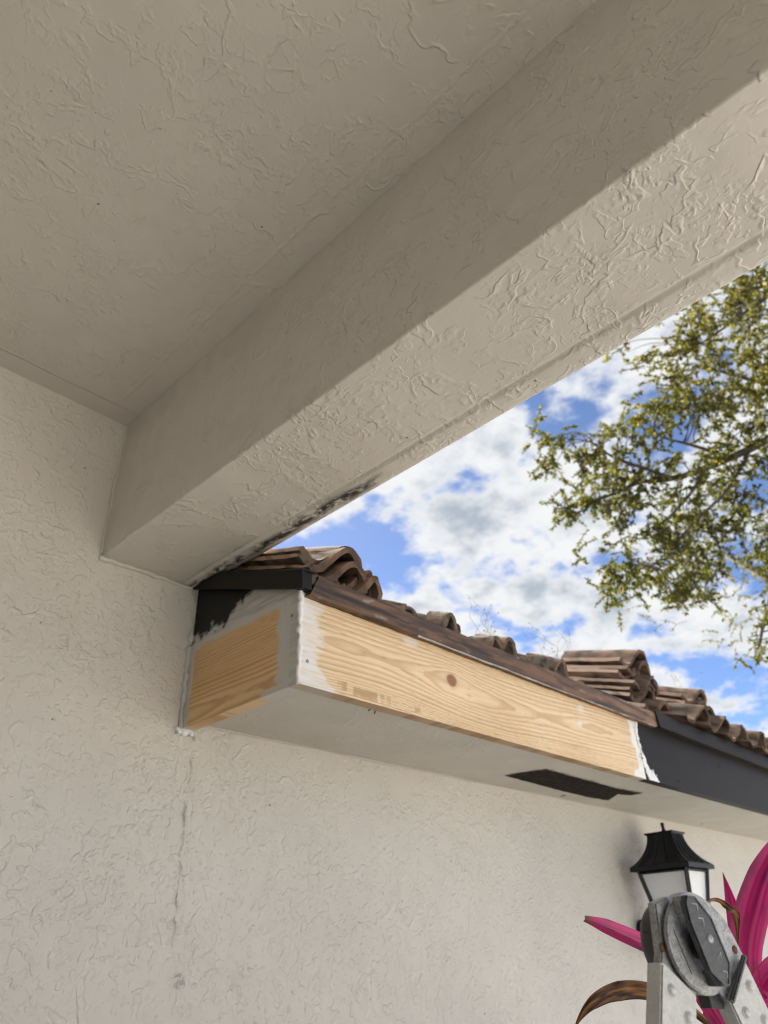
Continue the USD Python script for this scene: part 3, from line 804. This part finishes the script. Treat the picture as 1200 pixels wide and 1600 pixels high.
def lad(m):
    """From ladder coordinates (across, towards the viewer's side, up; metres from the hinge axis) to the world."""
    k = m.copy(); v = np.asarray(k.vertices); k.vertices = LP+v[:, :1]*LT+v[:, 1:2]*LN+v[:, 2:]*LZ; trimesh.repair.fix_normals(k); return k


def plate(poly, y0, y1, chamfer=.0015):
    """A flat shape in the hinge plane (mm) between two depths, its front edge chamfered."""
    poly = poly if isinstance(poly, Polygon) else Polygon(poly)
    P = Polygon(np.array(poly.exterior.coords)/1000., [np.array(h.coords)/1000. for h in poly.interiors])
    a = trimesh.creation.extrude_polygon(P, y1-y0-chamfer, engine='earcut'); v = a.vertices.copy(); a.vertices = np.stack([v[:, 0], y0+v[:, 2], v[:, 1]], 1)
    Q = P.buffer(-chamfer*.8)
    b = trimesh.creation.extrude_polygon(Q, chamfer, engine='earcut'); v = b.vertices.copy(); b.vertices = np.stack([v[:, 0], y1-chamfer+v[:, 2], v[:, 1]], 1)
    return cat(a, b)


def metal(name, base, rough, seed, scr=1.0, metallic=.85, var=.38):
    g = NG(); P = g.n('geometry', 'position')
    s1 = g.noise(g.vm('multiply', P, (1, 1, 1)), 90, 6, .7, 1.5)
    s2 = g.noise(g.vm('add', P, (seed, 0, 0)), 260, 3, .6, 3.0)
    v = g.n('voronoi_texture', 'distance', vector=g.vm('add', P, g.vm('scale', g.noise(P, 60, 2, .5, 0, 'color'), scale=.03)), scale=95, feature='distance_to_edge', randomness=1.0)
    line = g.math('multiply', g.ss(v, .0, .05, 1.0, 0.0), g.ss(g.noise(P, 40, 3, .6), .45, .6))
    d = g.ss(s1, .36, .66)
    col = g.mix(d, tuple(c*(1-var) for c in base), tuple(min(1, c*(1+var*.3)) for c in base))
    col = g.mix(g.math('multiply', line, .6*scr), col, tuple(min(1, c*1.5) for c in base))
    col = g.mix(g.math('multiply', g.ss(s2, .60, .70), .8*scr), col, tuple(c*.22 for c in base))
    nrm = g.n('bump', 'normal', height=g.math('add', s1, g.math('multiply', s2, .4)), distance=.0007*scr, strength=1.0)
    return g.done('/World/Looks/'+name, g.n('principled_bsdf', 'BSDF', base_color=col, metallic=metallic, roughness=g.ss(s1, .3, .7, rough-.08, rough+.14), normal=nrm))


MAT_HINGE = metal('scuffed_cast_aluminium', (.36, .365, .37), .42, 1.0)
MAT_LEVER = metal('grey_lever', (.10, .105, .115), .45, 2.0, 1.0, .4)
MAT_RAIL = metal('dull_rail_aluminium', (.52, .53, .52), .45, 3.0, .3, .25, .16)
MAT_RUST = simple('rusty_screw', (.10, .045, .03), .6, .3)
g = NG(); MAT_KNOB = g.done('/World/Looks/black_plastic', g.n('principled_bsdf', 'BSDF', base_color=(.014, .016, .02), roughness=.38, normal=g.n('bump', 'normal', height=g.noise(g.n('geometry', 'position'), 200, 3, .6), distance=.0004)))

arc = lambda r, a0, a1, n=30: [(r*math.cos(math.radians(a)), r*math.sin(math.radians(a))) for a in np.linspace(a0, a1, n)]
shift = lambda P, y: affinity.translate(P, -y*1140*.999)            # nearer layers sit over the same axis
disc = Polygon(arc(55.5, 0, 357, 90))
# back half: carries the left rail; front half with the disc: carries the right rail
left_pl = unary_union([Polygon(arc(57.5, 0, 357, 80)), Polygon([(-63, 45), (-38, 52), (-20, 20), (-24, -54), (-44, -78), (-95, -62), (-70, -10)])])
right_pl = unary_union([Polygon(arc(57, 0, 357, 80)), Polygon([(36, 46), (60, 24), (79, -20), (40, -80), (20, -60), (0, -40)]).buffer(0)])
hb = obj('hinge_plate', lad(plate(shift(left_pl, -.0085), -.021, -.0085, .0025)), MAT_HINGE, ladder)
obj('hinge_plate', lad(plate(shift(right_pl, -.0055), -.0080, -.0055, .0008)), MAT_HINGE, ladder)
rim = disc.buffer(2.0).difference(disc.buffer(-.8))
rg = disc.buffer(-1.2)
hd = obj('hinge_disc', lad(plate(rg, -.0052, .0, .0018)), MAT_HINGE, ladder)
def ringm(r0, r1, y0, y1):
    m = trimesh.creation.annulus(r0/1000, r1/1000, (y1-y0), sections=40); v = m.vertices.copy(); m.vertices = np.stack([v[:, 0], (y0+y1)/2+v[:, 2], v[:, 1]], 1); return m
obj('hub_ring', lad(cat(ringm(15, 19, .0, .004), ringm(4, 12, .0, .012))), MAT_KNOB, hd)
gl = plate([(-41, 14), (-40, 15), (-25, -33), (-26, -34)], .0, .0003, .0001)
obj('scratch', lad(gl), MAT_NAIL, hd)
# the lever that bridges the disc: an elongated hexagon on two feet
lev = Polygon([(-1, 50), (11, 49), (32, 25), (45, -24), (35, -46), (26, -45), (9, -31), (-5, 20), (-6, 42)]).buffer(1.5)
lev = affinity.translate(lev, -23)
lv = obj('lock_lever', lad(plate(lev, .012, .020, .002)), MAT_LEVER, ladder)
edge_r = lev.buffer(-.6).difference(lev.buffer(-2.4))
rm = trimesh.creation.extrude_polygon(Polygon(np.array(edge_r.exterior.coords)/1000., [np.array(h.coords)/1000. for h in edge_r.interiors]), .0012, engine='earcut'); vv = rm.vertices.copy(); rm.vertices = np.stack([vv[:, 0], .0200+vv[:, 2], vv[:, 1]], 1)
obj('lever_rim', lad(rm), MAT_LEVER, lv)
obj('lever_foot', lad(plate(affinity.translate(Polygon([(-5, 49), (6, 50), (9, 36), (-5, 33)]).buffer(2), -23), .0, .0125)), MAT_HINGE, lv)
obj('lever_foot', lad(plate(affinity.translate(Polygon([(24, -45), (36, -46), (38, -34), (20, -32)]).buffer(2), -23), .0, .0125)), MAT_LEVER, lv)
def ball(cx, cz, y, r, h):
    m = trimesh.creation.icosphere(2, 1.0); v = m.vertices*np.array([r, h, r])/1000.; v[:, 1] = np.maximum(v[:, 1], -.0004); m.vertices = v+np.array([cx/1000., y, cz/1000.]); return m
obj('lever_rivet', lad(ball(-1, 3, .0200, 5.2, 1.6)), MAT_HINGE, lv)
# small raised arrow marks on the lever
def stroke(pts, w, y0, y1): 
    from shapely.geometry import LineString
    return plate(LineString(pts).buffer(w), y0, y1, .0002)
for (cx, cz, s_) in ((-15, 38, 1), (-10, 22, 1)):
    obj('arrow_mark', lad(stroke([(cx-4, cz+4), (cx+4, cz+3), (cx+3, cz-5)], .7, .0199, .0206)), MAT_HINGE, lv)
obj('arrow_mark', lad(stroke([(7, -16), (11, -12), (10, -18)], .6, .0199, .0206)), MAT_HINGE, lv)
obj('arrow_mark', lad(stroke([(8, -31), (14, -33), (12, -38)], .6, .0199, .0206)), MAT_HINGE, lv)
for (cx, cz) in ((-66, -4), (64, -10)):
    obj('screw', lad(ball(cx+9 if cx < 0 else cx+6, cz, -.0087 if cx < 0 else -.0056, 5.0, 2.0)), MAT_RUST, ladder)
# black release knob on the far side
kn_ = trimesh.creation.revolve([(0, 0), (.050, 0), (.053, .003), (.053, .018), (.049, .028), (.038, .035), (.02, .038), (0, .039)], sections=48); v = kn_.vertices.copy(); kn_.vertices = np.stack([v[:, 0], -.0225-v[:, 2], v[:, 1]], 1)
obj('release_knob', lad(kn_), MAT_KNOB, ladder, smooth=35)
obj('release_knob', lad(plate(Polygon([(-53, 14), (-10, 26), (-10, 24.5), (-53, 12.4)]), -.0395, -.0385, .0002)), MAT_NAIL, ladder)


def rail(sign, top, length, w=57., d=.026):
    """A box-section rail leaning out from the hinge; its top end is cut along the hinge plate."""
    a = math.radians(20.4); dx, dz = sign*math.sin(a), -math.cos(a)
    nx, nz = -dz*1.0, dx*1.0
    L = length*1000
    if sign < 0: q = [(-72, -19.5), (-66, -21), (-24.5, -55.5), (-24.5+dx*L, -55.5+dz*L), (-72+dx*L, -19.5+dz*L)]
    else: q = [(78.5, -22), (74, -23), (31, -63), (31+dx*L, -63+dz*L), (78.5+dx*L, -22+dz*L)]
    return q
for sign in (-1, 1):
    for off, lab in ((0.0, 0), (.40, 1)):
        q = rail(sign, 0, 1.66)
        if sign < 0: m = plate(q, -.024+off, .0+off, .0025)
        else: m = plate(q, -.024+off, .0+off, .0025)
        obj('rail', lad(m), MAT_RAIL, ladder)
    for k in range(1, 6):
        a = math.radians(20.4); s_ = .06+.285*k
        cx = (-48 if sign < 0 else 55)/1000.+sign*math.sin(a)*s_; cz = -.03-math.cos(a)*s_
        t = tube([np.array([cx, -.01, cz]), np.array([cx, .385, cz])], .016, 10)
        obj('rung', lad(t), MAT_RAIL, ladder, smooth=40)
for (cx, cz) in ((-65, -48), (-47, -76), (74, -50), (55, -77), (85, -87)):
    obj('rivet', lad(cat(ball(cx, cz, .0, 6.0, 4.0), ball(cx, cz, .0003, 7.2, 1.4))), MAT_STEEL if False else MAT_RAIL, ladder, smooth=40)
lip = plate([(73, -16), (79, -18), (33, -66), (28, -63)], .0002, .006, .002)
obj('hinge_lip', lad(lip), MAT_LEVER, ladder)
obj('hinge_block', lad(plate([(5, -56), (22, -55), (31, -66), (29, -72), (6, -70)], -.026, -.0095, .001)), MAT_KNOB, ladder)

# ------------------------------------------------------------------ cordyline behind the ladder
g = NG()
P = g.n('geometry', 'position')
MAT_LEAF = None
def leaf_mat(name, trans=.35, rough=.32):
    g = NG(); c = g.n('attribute', 'color', attribute='paint')
    pr = g.n('principled_bsdf', 'BSDF', base_color=c, roughness=rough, specular_ior_level=.5)
    tr = g.n('translucent_bsdf', 'BSDF', color=g.vm('scale', c, scale=1.5))
    return g.done('/World/Looks/'+name, g.n('mix_closure', 'closure', fac=trans, closure1=pr, closure2=tr))
MAT_LEAF = leaf_mat('magenta_leaf', .3, .42); MAT_DRY = leaf_mat('dried_leaf', .25, .6)
plant = thing('cordyline_plant', 'cordyline with magenta strap leaves and a few dried brown ones, behind the ladder', 'plant', tuple(deep(1135, 1660, 1.36)*np.array([1, 1, 0])))


def spline(P, n):
    from scipy.interpolate import CubicSpline
    P = np.asarray(P, float); t = np.r_[0, np.cumsum(np.linalg.norm(np.diff(P, axis=0), axis=1))]
    return CubicSpline(t, P)(np.linspace(0, t[-1], n))


def strap_leaf(name, pts, half, fold=.25, twist=(0, 0), dry=False, seed=0, widths=None, label=None, pale=0.):
    """pts: (px, py, depth) from base to tip; half: greatest half width in metres."""
    C = spline([deep(*q) for q in pts], 40); n = 40; t = np.linspace(0, 1, n)
    T = np.gradient(C, axis=0); T /= np.linalg.norm(T, axis=1, keepdims=True)
    view = C-EYE; view /= np.linalg.norm(view, axis=1, keepdims=True)
    side = np.cross(T, view); side /= np.linalg.norm(side, axis=1, keepdims=True); nor = np.cross(side, T)
    a = np.radians(np.linspace(twist[0], twist[1], n))[:, None]
    side, nor = side*np.cos(a)+nor*np.sin(a), nor*np.cos(a)-side*np.sin(a)
    w = np.interp(t, np.linspace(0, 1, len(widths)), widths) if widths else np.clip(np.sin(np.pi*np.clip(t*.86+.12, 0, 1))**.8, .02, 1)
    w = half*w
    m = 17; s = np.linspace(-1, 1, m)
    crinkle = (fbm(np.stack(np.broadcast_arrays(t[:, None]*(9 if dry else 3), s[None]*(4 if dry else 1.5), np.array(seed*1.0)), -1), 3, seed)-.5)*(.9 if dry else .22)
    rib = np.abs(s)[None]*fold + np.where(np.abs(s) < .07, -.05, 0)[None] + .10*s[None]**2
    V = C[:, None]+side[:, None]*(s[None, :, None]*w[:, None, None])+nor[:, None]*((rib+crinkle)*w[:, None])[..., None]
    i = np.arange(n*m).reshape(n, m); f = np.stack([i[:-1, :-1], i[1:, :-1], i[1:, 1:], i[:-1, 1:]], -1).reshape(-1, 4)
    st = np.stack(np.broadcast_arrays(t[:, None]*1.2, s[None]*11, np.array(seed*2.0)), -1)
    if dry:
        k = fbm(np.stack(np.broadcast_arrays(t[:, None]*9, s[None]*3, np.array(seed*1.0)), -1), 4, seed+2)
        col = lerp((.045, .018, .008), (.26, .125, .045), sstep(k, .35, .65)); col = col*(.75+.5*fbm(st, 2, seed))[..., None]
    else:
        k = fbm(st, 3, seed); col = lerp((.32, .006, .09), (.55, .026, .19), sstep(k, .25, .75))
        col = lerp(col, np.array([.62, .12, .26]), np.clip(pale*sstep(fbm(st*np.array([.8, .5, 1]), 2, seed+4), .4, .75)*np.ones_like(k), 0, 1))
        col = col*np.where(np.abs(s) < .06, .6, 1.0)[None, :, None]
        bl = fbm(np.stack(np.broadcast_arrays(t[:, None]*7, s[None]*2.2, np.array(seed*3.0)), -1), 4, seed+6); col = col*lerp((1., 1., 1.), (.42, .9, .55), sstep(bl, .52, .72)*.8)
        tip = (sstep(t, .93, 1.0)[:, None]*np.ones(m)[None])[..., None]; col = col*(1-tip)+np.array([.12, .06, .03])*tip
    obj(name, (V.reshape(-1, 3), f), MAT_DRY if dry else MAT_LEAF, plant, smooth=True, color=None if False else col.reshape(-1, 3), label=label)


strap_leaf('leaf', [(1176, 1625, 1.56), (1172, 1535, 1.56), (1169, 1470, 1.55), (1179, 1420, 1.54), (1195, 1368, 1.52), (1217, 1322, 1.50), (1250, 1285, 1.46)], .036, .14, (-15, -20), seed=1, pale=.45, widths=[.25, .5, .85, 1, 1, .85, .5, .05], label='broad magenta leaf standing upright')
strap_leaf('leaf', [(1162, 1610, 1.62), (1160, 1530, 1.63), (1150, 1455, 1.64), (1140, 1405, 1.65), (1129, 1363, 1.66)], .021, .25, (10, 20), seed=2, pale=.1, widths=[.6, .9, 1, .95, .65, .03])
strap_leaf('leaf', [(1130, 1600, 1.36), (1080, 1522, 1.36), (1020, 1483, 1.34), (965, 1457, 1.31), (934, 1443, 1.29), (914, 1436, 1.28)], .0170, .45, (35, 10), seed=3, pale=.1, widths=[.5, .8, 1, 1, .95, .88, .74, .30], label='magenta leaf pointing left')
strap_leaf('leaf', [(1120, 1615, 1.36), (1062, 1568, 1.35), (1010, 1549, 1.33), (962, 1549, 1.31), (926, 1566, 1.29), (899, 1604, 1.28)], .0155, .35, (30, -20), True, 4, widths=[.35, .5, .62, .95, 1, .75, .1], label='dried brown leaf curling down to the left')
strap_leaf('leaf', [(1070, 1520, 1.35), (1098, 1556, 1.32), (1122, 1592, 1.29), (1150, 1650, 1.24)], .020, .35, (-10, -25), seed=5, pale=.1, widths=[.5, 1, 1, .7])
strap_leaf('leaf', [(1160, 1590, 1.40), (1180, 1550, 1.38), (1206, 1512, 1.36), (1240, 1480, 1.34)], .020, .3, (0, 10), seed=6, pale=.4, widths=[.6, 1, .9, .4])
strap_leaf('leaf', [(1196, 1600, 1.30), (1192, 1560, 1.30), (1187, 1530, 1.30), (1183, 1502, 1.30)], .0035, .3, (0, 10), seed=7, widths=[1, .8, .5, .05], label='thin dark new leaf spike')
strap_leaf('leaf', [(1218, 1640, 1.33), (1212, 1590, 1.33), (1200, 1560, 1.33), (1185, 1546, 1.34)], .020, .3, (0, 10), seed=8, widths=[.6, 1, .8, .1])
strap_leaf('leaf', [(1150, 1560, 1.50), (1152, 1480, 1.50), (1147, 1432, 1.49), (1136, 1420, 1.47), (1122, 1409, 1.46), (1106, 1411, 1.45)], .012, .6, (0, 60), True, 9, widths=[.04, .05, .06, .35, 1, .9, .25], label='small curled dried leaf above the hinge')
strap_leaf('leaf', [(1170, 1640, 1.30), (1185, 1600, 1.28), (1205, 1575, 1.25), (1240, 1560, 1.2)], .016, .3, (0, 10), seed=10, widths=[.6, 1, .9, .4])
strap_leaf('leaf', [(1100, 1600, 1.38), (1108, 1560, 1.37), (1104, 1530, 1.36), (1096, 1500, 1.36)], .010, .3, (0, 20), seed=11, widths=[.6, 1, .8, .1])
sb = deep(1135, 1640, 1.36)
obj('stem', tube([[sb[0]+.03, sb[1]+.02, 0], [sb[0]+.02, sb[1]+.01, .5], [sb[0], sb[1], 1.0], sb], [.022, .019, .016, .012], 10), simple('plant_stem', (.12, .09, .06), .8, vary=.3, scale=60, bump=.003), plant, smooth=True)

# ------------------------------------------------------------------ oak beyond the roof
rt2 = np.random.default_rng(77)
DT = 9.0
oak = thing('oak_tree', 'sunlit olive leaved oak overhanging from the right against the clouds', 'tree', (11.2, .8, 0))
bark = simple('oak_bark', (.060, .052, .044), .9, vary=.35, scale=14, bump=.02, bscale=18)
tr_base = np.array([11.2, .8, 0.]); fork = np.array([10.9, 1.0, 4.2])
obj('trunk', tube(spline([tr_base, [11.1, .85, 1.5], [11.0, .95, 3.0], fork], 14), np.linspace(.27, .19, 14), 14), bark, oak, smooth=True)
limbs_px = [
    [(1290, 640, 9.2), (1200, 688, 9.0), (1150, 712, 8.95), (1100, 733, 8.9), (1050, 748, 8.85), (1000, 752, 8.8), (960, 745, 8.8)],
    [(1130, 720, 8.93), (1095, 700, 9.0), (1060, 690, 9.1), (1020, 676, 9.1)],
    [(1170, 705, 8.97), (1130, 770, 8.7), (1075, 830, 8.5), (1030, 890, 8.4)],
    [(1290, 560, 9.4), (1240, 500, 9.4), (1200, 462, 9.4), (1180, 430, 9.4), (1175, 380, 9.4)],
    [(1290, 600, 9.3), (1210, 600, 9.3), (1160, 590, 9.4), (1100, 570, 9.4)],
    [(1320, 760, 8.8), (1260, 850, 8.6), (1210, 930, 8.5), (1190, 1010, 8.5)],
    [(1050, 748, 8.85), (1015, 735, 8.8), (975, 720, 8.8), (925, 690, 8.75)],
    [(1000, 752, 8.8), (960, 770, 8.8), (920, 785, 8.75), (870, 795, 8.7)],
    [(1200, 462, 9.4), (1150, 500, 9.3), (1090, 540, 9.3)],
    [(1100, 733, 8.9), (1060, 790, 8.8), (1010, 840, 8.7)],
]
start = {0: (.085, .02), 3: (.05, .02), 4: (.05, .018), 5: (.06, .018)}
skel = []
for k, L in enumerate(limbs_px):
    P = [deep(*q) for q in L]
    if k in start: P = [fork, (fork+P[0])/2+np.array([0, 0, .35])]+P
    C = spline(P, 34); r0, r1 = start.get(k, (.028, .010))
    C = C+(fbm(C*2.2, 2, k)[:, None]-.5)*np.array([.12, .12, .12]); C[0] = P[0]
    obj('limb', tube(C, np.linspace(r0*(1.6 if k in start else 1), r1, 34), 8), bark, oak, smooth=True)
    skel.append(C)
extra = [([10.9, 1.0, 4.2], [12.4, -.4, 6.5], [13.2, -1.2, 8.0]), ([10.9, 1.0, 4.2], [11.6, 2.4, 6.4], [12.4, 3.4, 7.8]), ([10.9, 1.0, 4.2], [11.5, .6, 7], [11.6, .2, 9.5])]
for k, P in enumerate(extra):
    C = spline(P, 20); obj('limb', tube(C, np.linspace(.12, .03, 20), 8), bark, oak, smooth=True); skel.append(C)

# foliage: lobes of twigs that carry small leaves
LOBES = [  # px, py, depth, rx, ry (pixels), depth radius m, twigs
    (925, 690, 8.75, 75, 55, .5, 62), (985, 735, 8.8, 80, 75, .6, 95), (885, 795, 8.7, 42, 26, .35, 26), (940, 790, 8.75, 60, 45, .5, 52),
    (1060, 800, 8.7, 85, 85, .7, 120), (1030, 900, 8.4, 75, 55, .6, 80), (1085, 870, 8.5, 60, 75, .6, 75), (1000, 860, 8.5, 45, 45, .5, 30), (1075, 930, 8.4, 35, 35, .4, 22),
    (1130, 760, 8.8, 70, 60, .6, 60), (1160, 830, 8.7, 60, 60, .6, 55), (1100, 690, 9.0, 70, 45, .6, 42), (1180, 690, 9.0, 70, 70, .7, 55),
    (1130, 560, 9.4, 95, 85, .8, 130), (1190, 480, 9.4, 70, 80, .7, 90), (1080, 530, 9.3, 55, 50, .5, 50), (1060, 610, 9.3, 60, 45, .5, 40), (1180, 600, 9.3, 70, 70, .7, 70), (1230, 540, 9.4, 70, 110, .7, 70),
    (1205, 900, 8.5, 50, 75, .5, 60), (1200, 985, 8.5, 35, 45, .4, 30), (1260, 800, 8.7, 70, 110, .7, 70), (1250, 680, 9.0, 60, 80, .7, 50), (1290, 930, 8.5, 60, 110, .6, 50),
    (1180, 390, 9.4, 60, 60, .7, 40), (1045, 560, 9.3, 45, 45, .5, 42), (1090, 480, 9.4, 60, 45, .6, 46), (1120, 620, 9.2, 60, 40, .6, 36), (1010, 655, 9.0, 45, 30, .4, 24),
]
allV, allF, allC, n0 = [], [], [], 0
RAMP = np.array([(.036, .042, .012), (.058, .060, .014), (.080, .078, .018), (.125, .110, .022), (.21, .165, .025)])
twV = []
def leaves_along(P, count, size, warm=0.):
    """Small folded leaves along a twig."""
    global n0
    tt = rt2.random(count); k = (tt*(len(P)-1)).astype(int).clip(0, len(P)-2); c = P[k]+(P[k+1]-P[k])*(tt*(len(P)-1)-k)[:, None]
    d = rt2.normal(size=(count, 3)); tw = P[-1]-P[0]; tw = tw/np.linalg.norm(tw); d = d/np.linalg.norm(d, axis=1, keepdims=True)+tw*.5+np.array([0, 0, -.25]); d /= np.linalg.norm(d, axis=1, keepdims=True)
    s = np.cross(d, rt2.normal(size=(count, 3))); s /= np.linalg.norm(s, axis=1, keepdims=True); nn = np.cross(d, s)
    L = size*rt2.uniform(.5, 1.5, count)[:, None]; W = L*rt2.uniform(.18, .30, count)[:, None]
    v = np.stack([c, c+d*L*.45+s*W+nn*L*.06, c+d*L+nn*L*-.05, c+d*L*.5-s*W+nn*L*.06], 1)
    base = n0+np.arange(count)[:, None]*4
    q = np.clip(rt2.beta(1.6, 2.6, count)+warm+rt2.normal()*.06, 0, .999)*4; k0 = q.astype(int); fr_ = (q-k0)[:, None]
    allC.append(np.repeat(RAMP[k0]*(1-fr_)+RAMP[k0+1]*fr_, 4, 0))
    allV.append(v.reshape(-1, 3)); allF.append(np.vstack([base+np.array([0, 1, 2]), base+np.array([0, 2, 3])])); n0 += count*4
def twig(c, warm, count):
    d = rt2.normal(size=3); d /= np.linalg.norm(d); L = rt2.uniform(.16, .38)
    P = np.stack([c-d*L*.5+d*L*t+np.array([0, 0, -.22*L*t*t])+rt2.normal(size=3)*.008 for t in np.linspace(0, 1, 5)])
    twV.append(P); leaves_along(P, count, .041, warm)
br = []
for (px, py, d, rx, ry, rd, n) in LOBES:
    cl = rt2.normal(size=(max(4, n//7), 3))*.62                      # clumps inside the lobe
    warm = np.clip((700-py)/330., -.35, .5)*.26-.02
    for o in cl:                                                         # a branchlet from the nearest limb to each clump
        q = deep(px+o[0]*rx, py+o[1]*ry, d+o[2]*rd); S_ = np.vstack(skel); a_ = S_[np.argmin(np.linalg.norm(S_-q, axis=1)+.25*np.maximum(0, q[2]-S_[:, 2]))]
        t_ = np.linspace(0, 1, 7)[:, None]; br.append(tube(a_*(1-t_)+q*t_+np.array([0, 0, .12])*np.sin(np.pi*t_)+rt2.normal(size=(7, 3))*.012, np.linspace(.010, .003, 7), 4, cap=False))
    for k in range(n):
        o = cl[rt2.integers(len(cl))]+rt2.normal(size=3)*.20 if rt2.random() < .8 else rt2.normal(size=3)*.6
        dd = d+o[2]*rd
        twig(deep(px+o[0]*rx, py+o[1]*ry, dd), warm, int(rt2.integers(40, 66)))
for C in skel[-3:]:                                                    # the rest of the crown, beyond the frame
    for k in range(260):
        q = C[rt2.integers(6, len(C))]+rt2.normal(size=3)*.75; twig(q, .05, 20)
g = NG(); lc_ = g.n('attribute', 'color', attribute='paint')
pr = g.n('principled_bsdf', 'BSDF', base_color=lc_, roughness=.7, specular_ior_level=.15)
tl = g.n('translucent_bsdf', 'BSDF', color=g.vm('multiply', lc_, (1.75, 1.75, 1.2)))
MAT_OAKLEAF = g.done('/World/Looks/oak_leaf', g.n('mix_closure', 'closure', fac=.45, closure1=pr, closure2=tl))
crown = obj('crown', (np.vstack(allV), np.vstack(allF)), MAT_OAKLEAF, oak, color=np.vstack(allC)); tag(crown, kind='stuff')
tw = cat(*[tube(P[::2], [.006, .004, .002], 3, cap=False) for P in twV]+br)
tag(obj('twigs', tw, bark, oak), kind='stuff')


# thin dry weeds that grow among the tiles higher up the roof
MAT_WEED = simple('dry_weed_stalk', (.17, .145, .10), .9, vary=.2, scale=30)
rw = np.random.default_rng(9)
for (px, py, yy, lab) in ((868, 1030, 2.35, 'faint dry weed growing on the roof left of the tall tile stack'), (1085, 1098, 2.2, 'faint dry weed growing on the roof right of the tall tile stack'), (762, 990, 2.3, 'faint dry weed growing on the roof above the bare middle stretch')):
    b = at(px, py, 'y', yy); b = np.array([b[0], yy, deck(yy)+.03]); top = at(px, py-52, 'y', yy)[2]
    w_ = thing('dry_weed', lab, 'weed', b); st, hd_ = [], []
    for k in range(7):
        d = rw.normal(size=3)*.09; h_ = (top-b[2])*rw.uniform(.6, 1.0)
        P = np.array([b+rw.normal(size=3)*np.array([.04, .04, 0])+d*np.array([1, 1, 0])*t*t+np.array([0, 0, h_*t]) for t in np.linspace(0, 1, 7)])
        st.append(tube(P, np.linspace(.0022, .0010, 7), 4))
        for m_ in range(4):
            t = rw.uniform(.45, 1); q = P[0]+(P[-1]-P[0])*t; e = rw.normal(size=3)*.03+np.array([0, 0, .03])
            hd_.append(tube([q, q+e*.5, q+e], [.0012, .0012, .0006], 3)); hb_ = trimesh.creation.icosphere(0, .0045); hb_.apply_translation(q+e); hd_.append(hb_)
    tag(obj('stalks', cat(*st), MAT_WEED, w_), kind='stuff'); tag(obj('seed_heads', cat(*hd_), MAT_WEED, w_), kind='stuff')
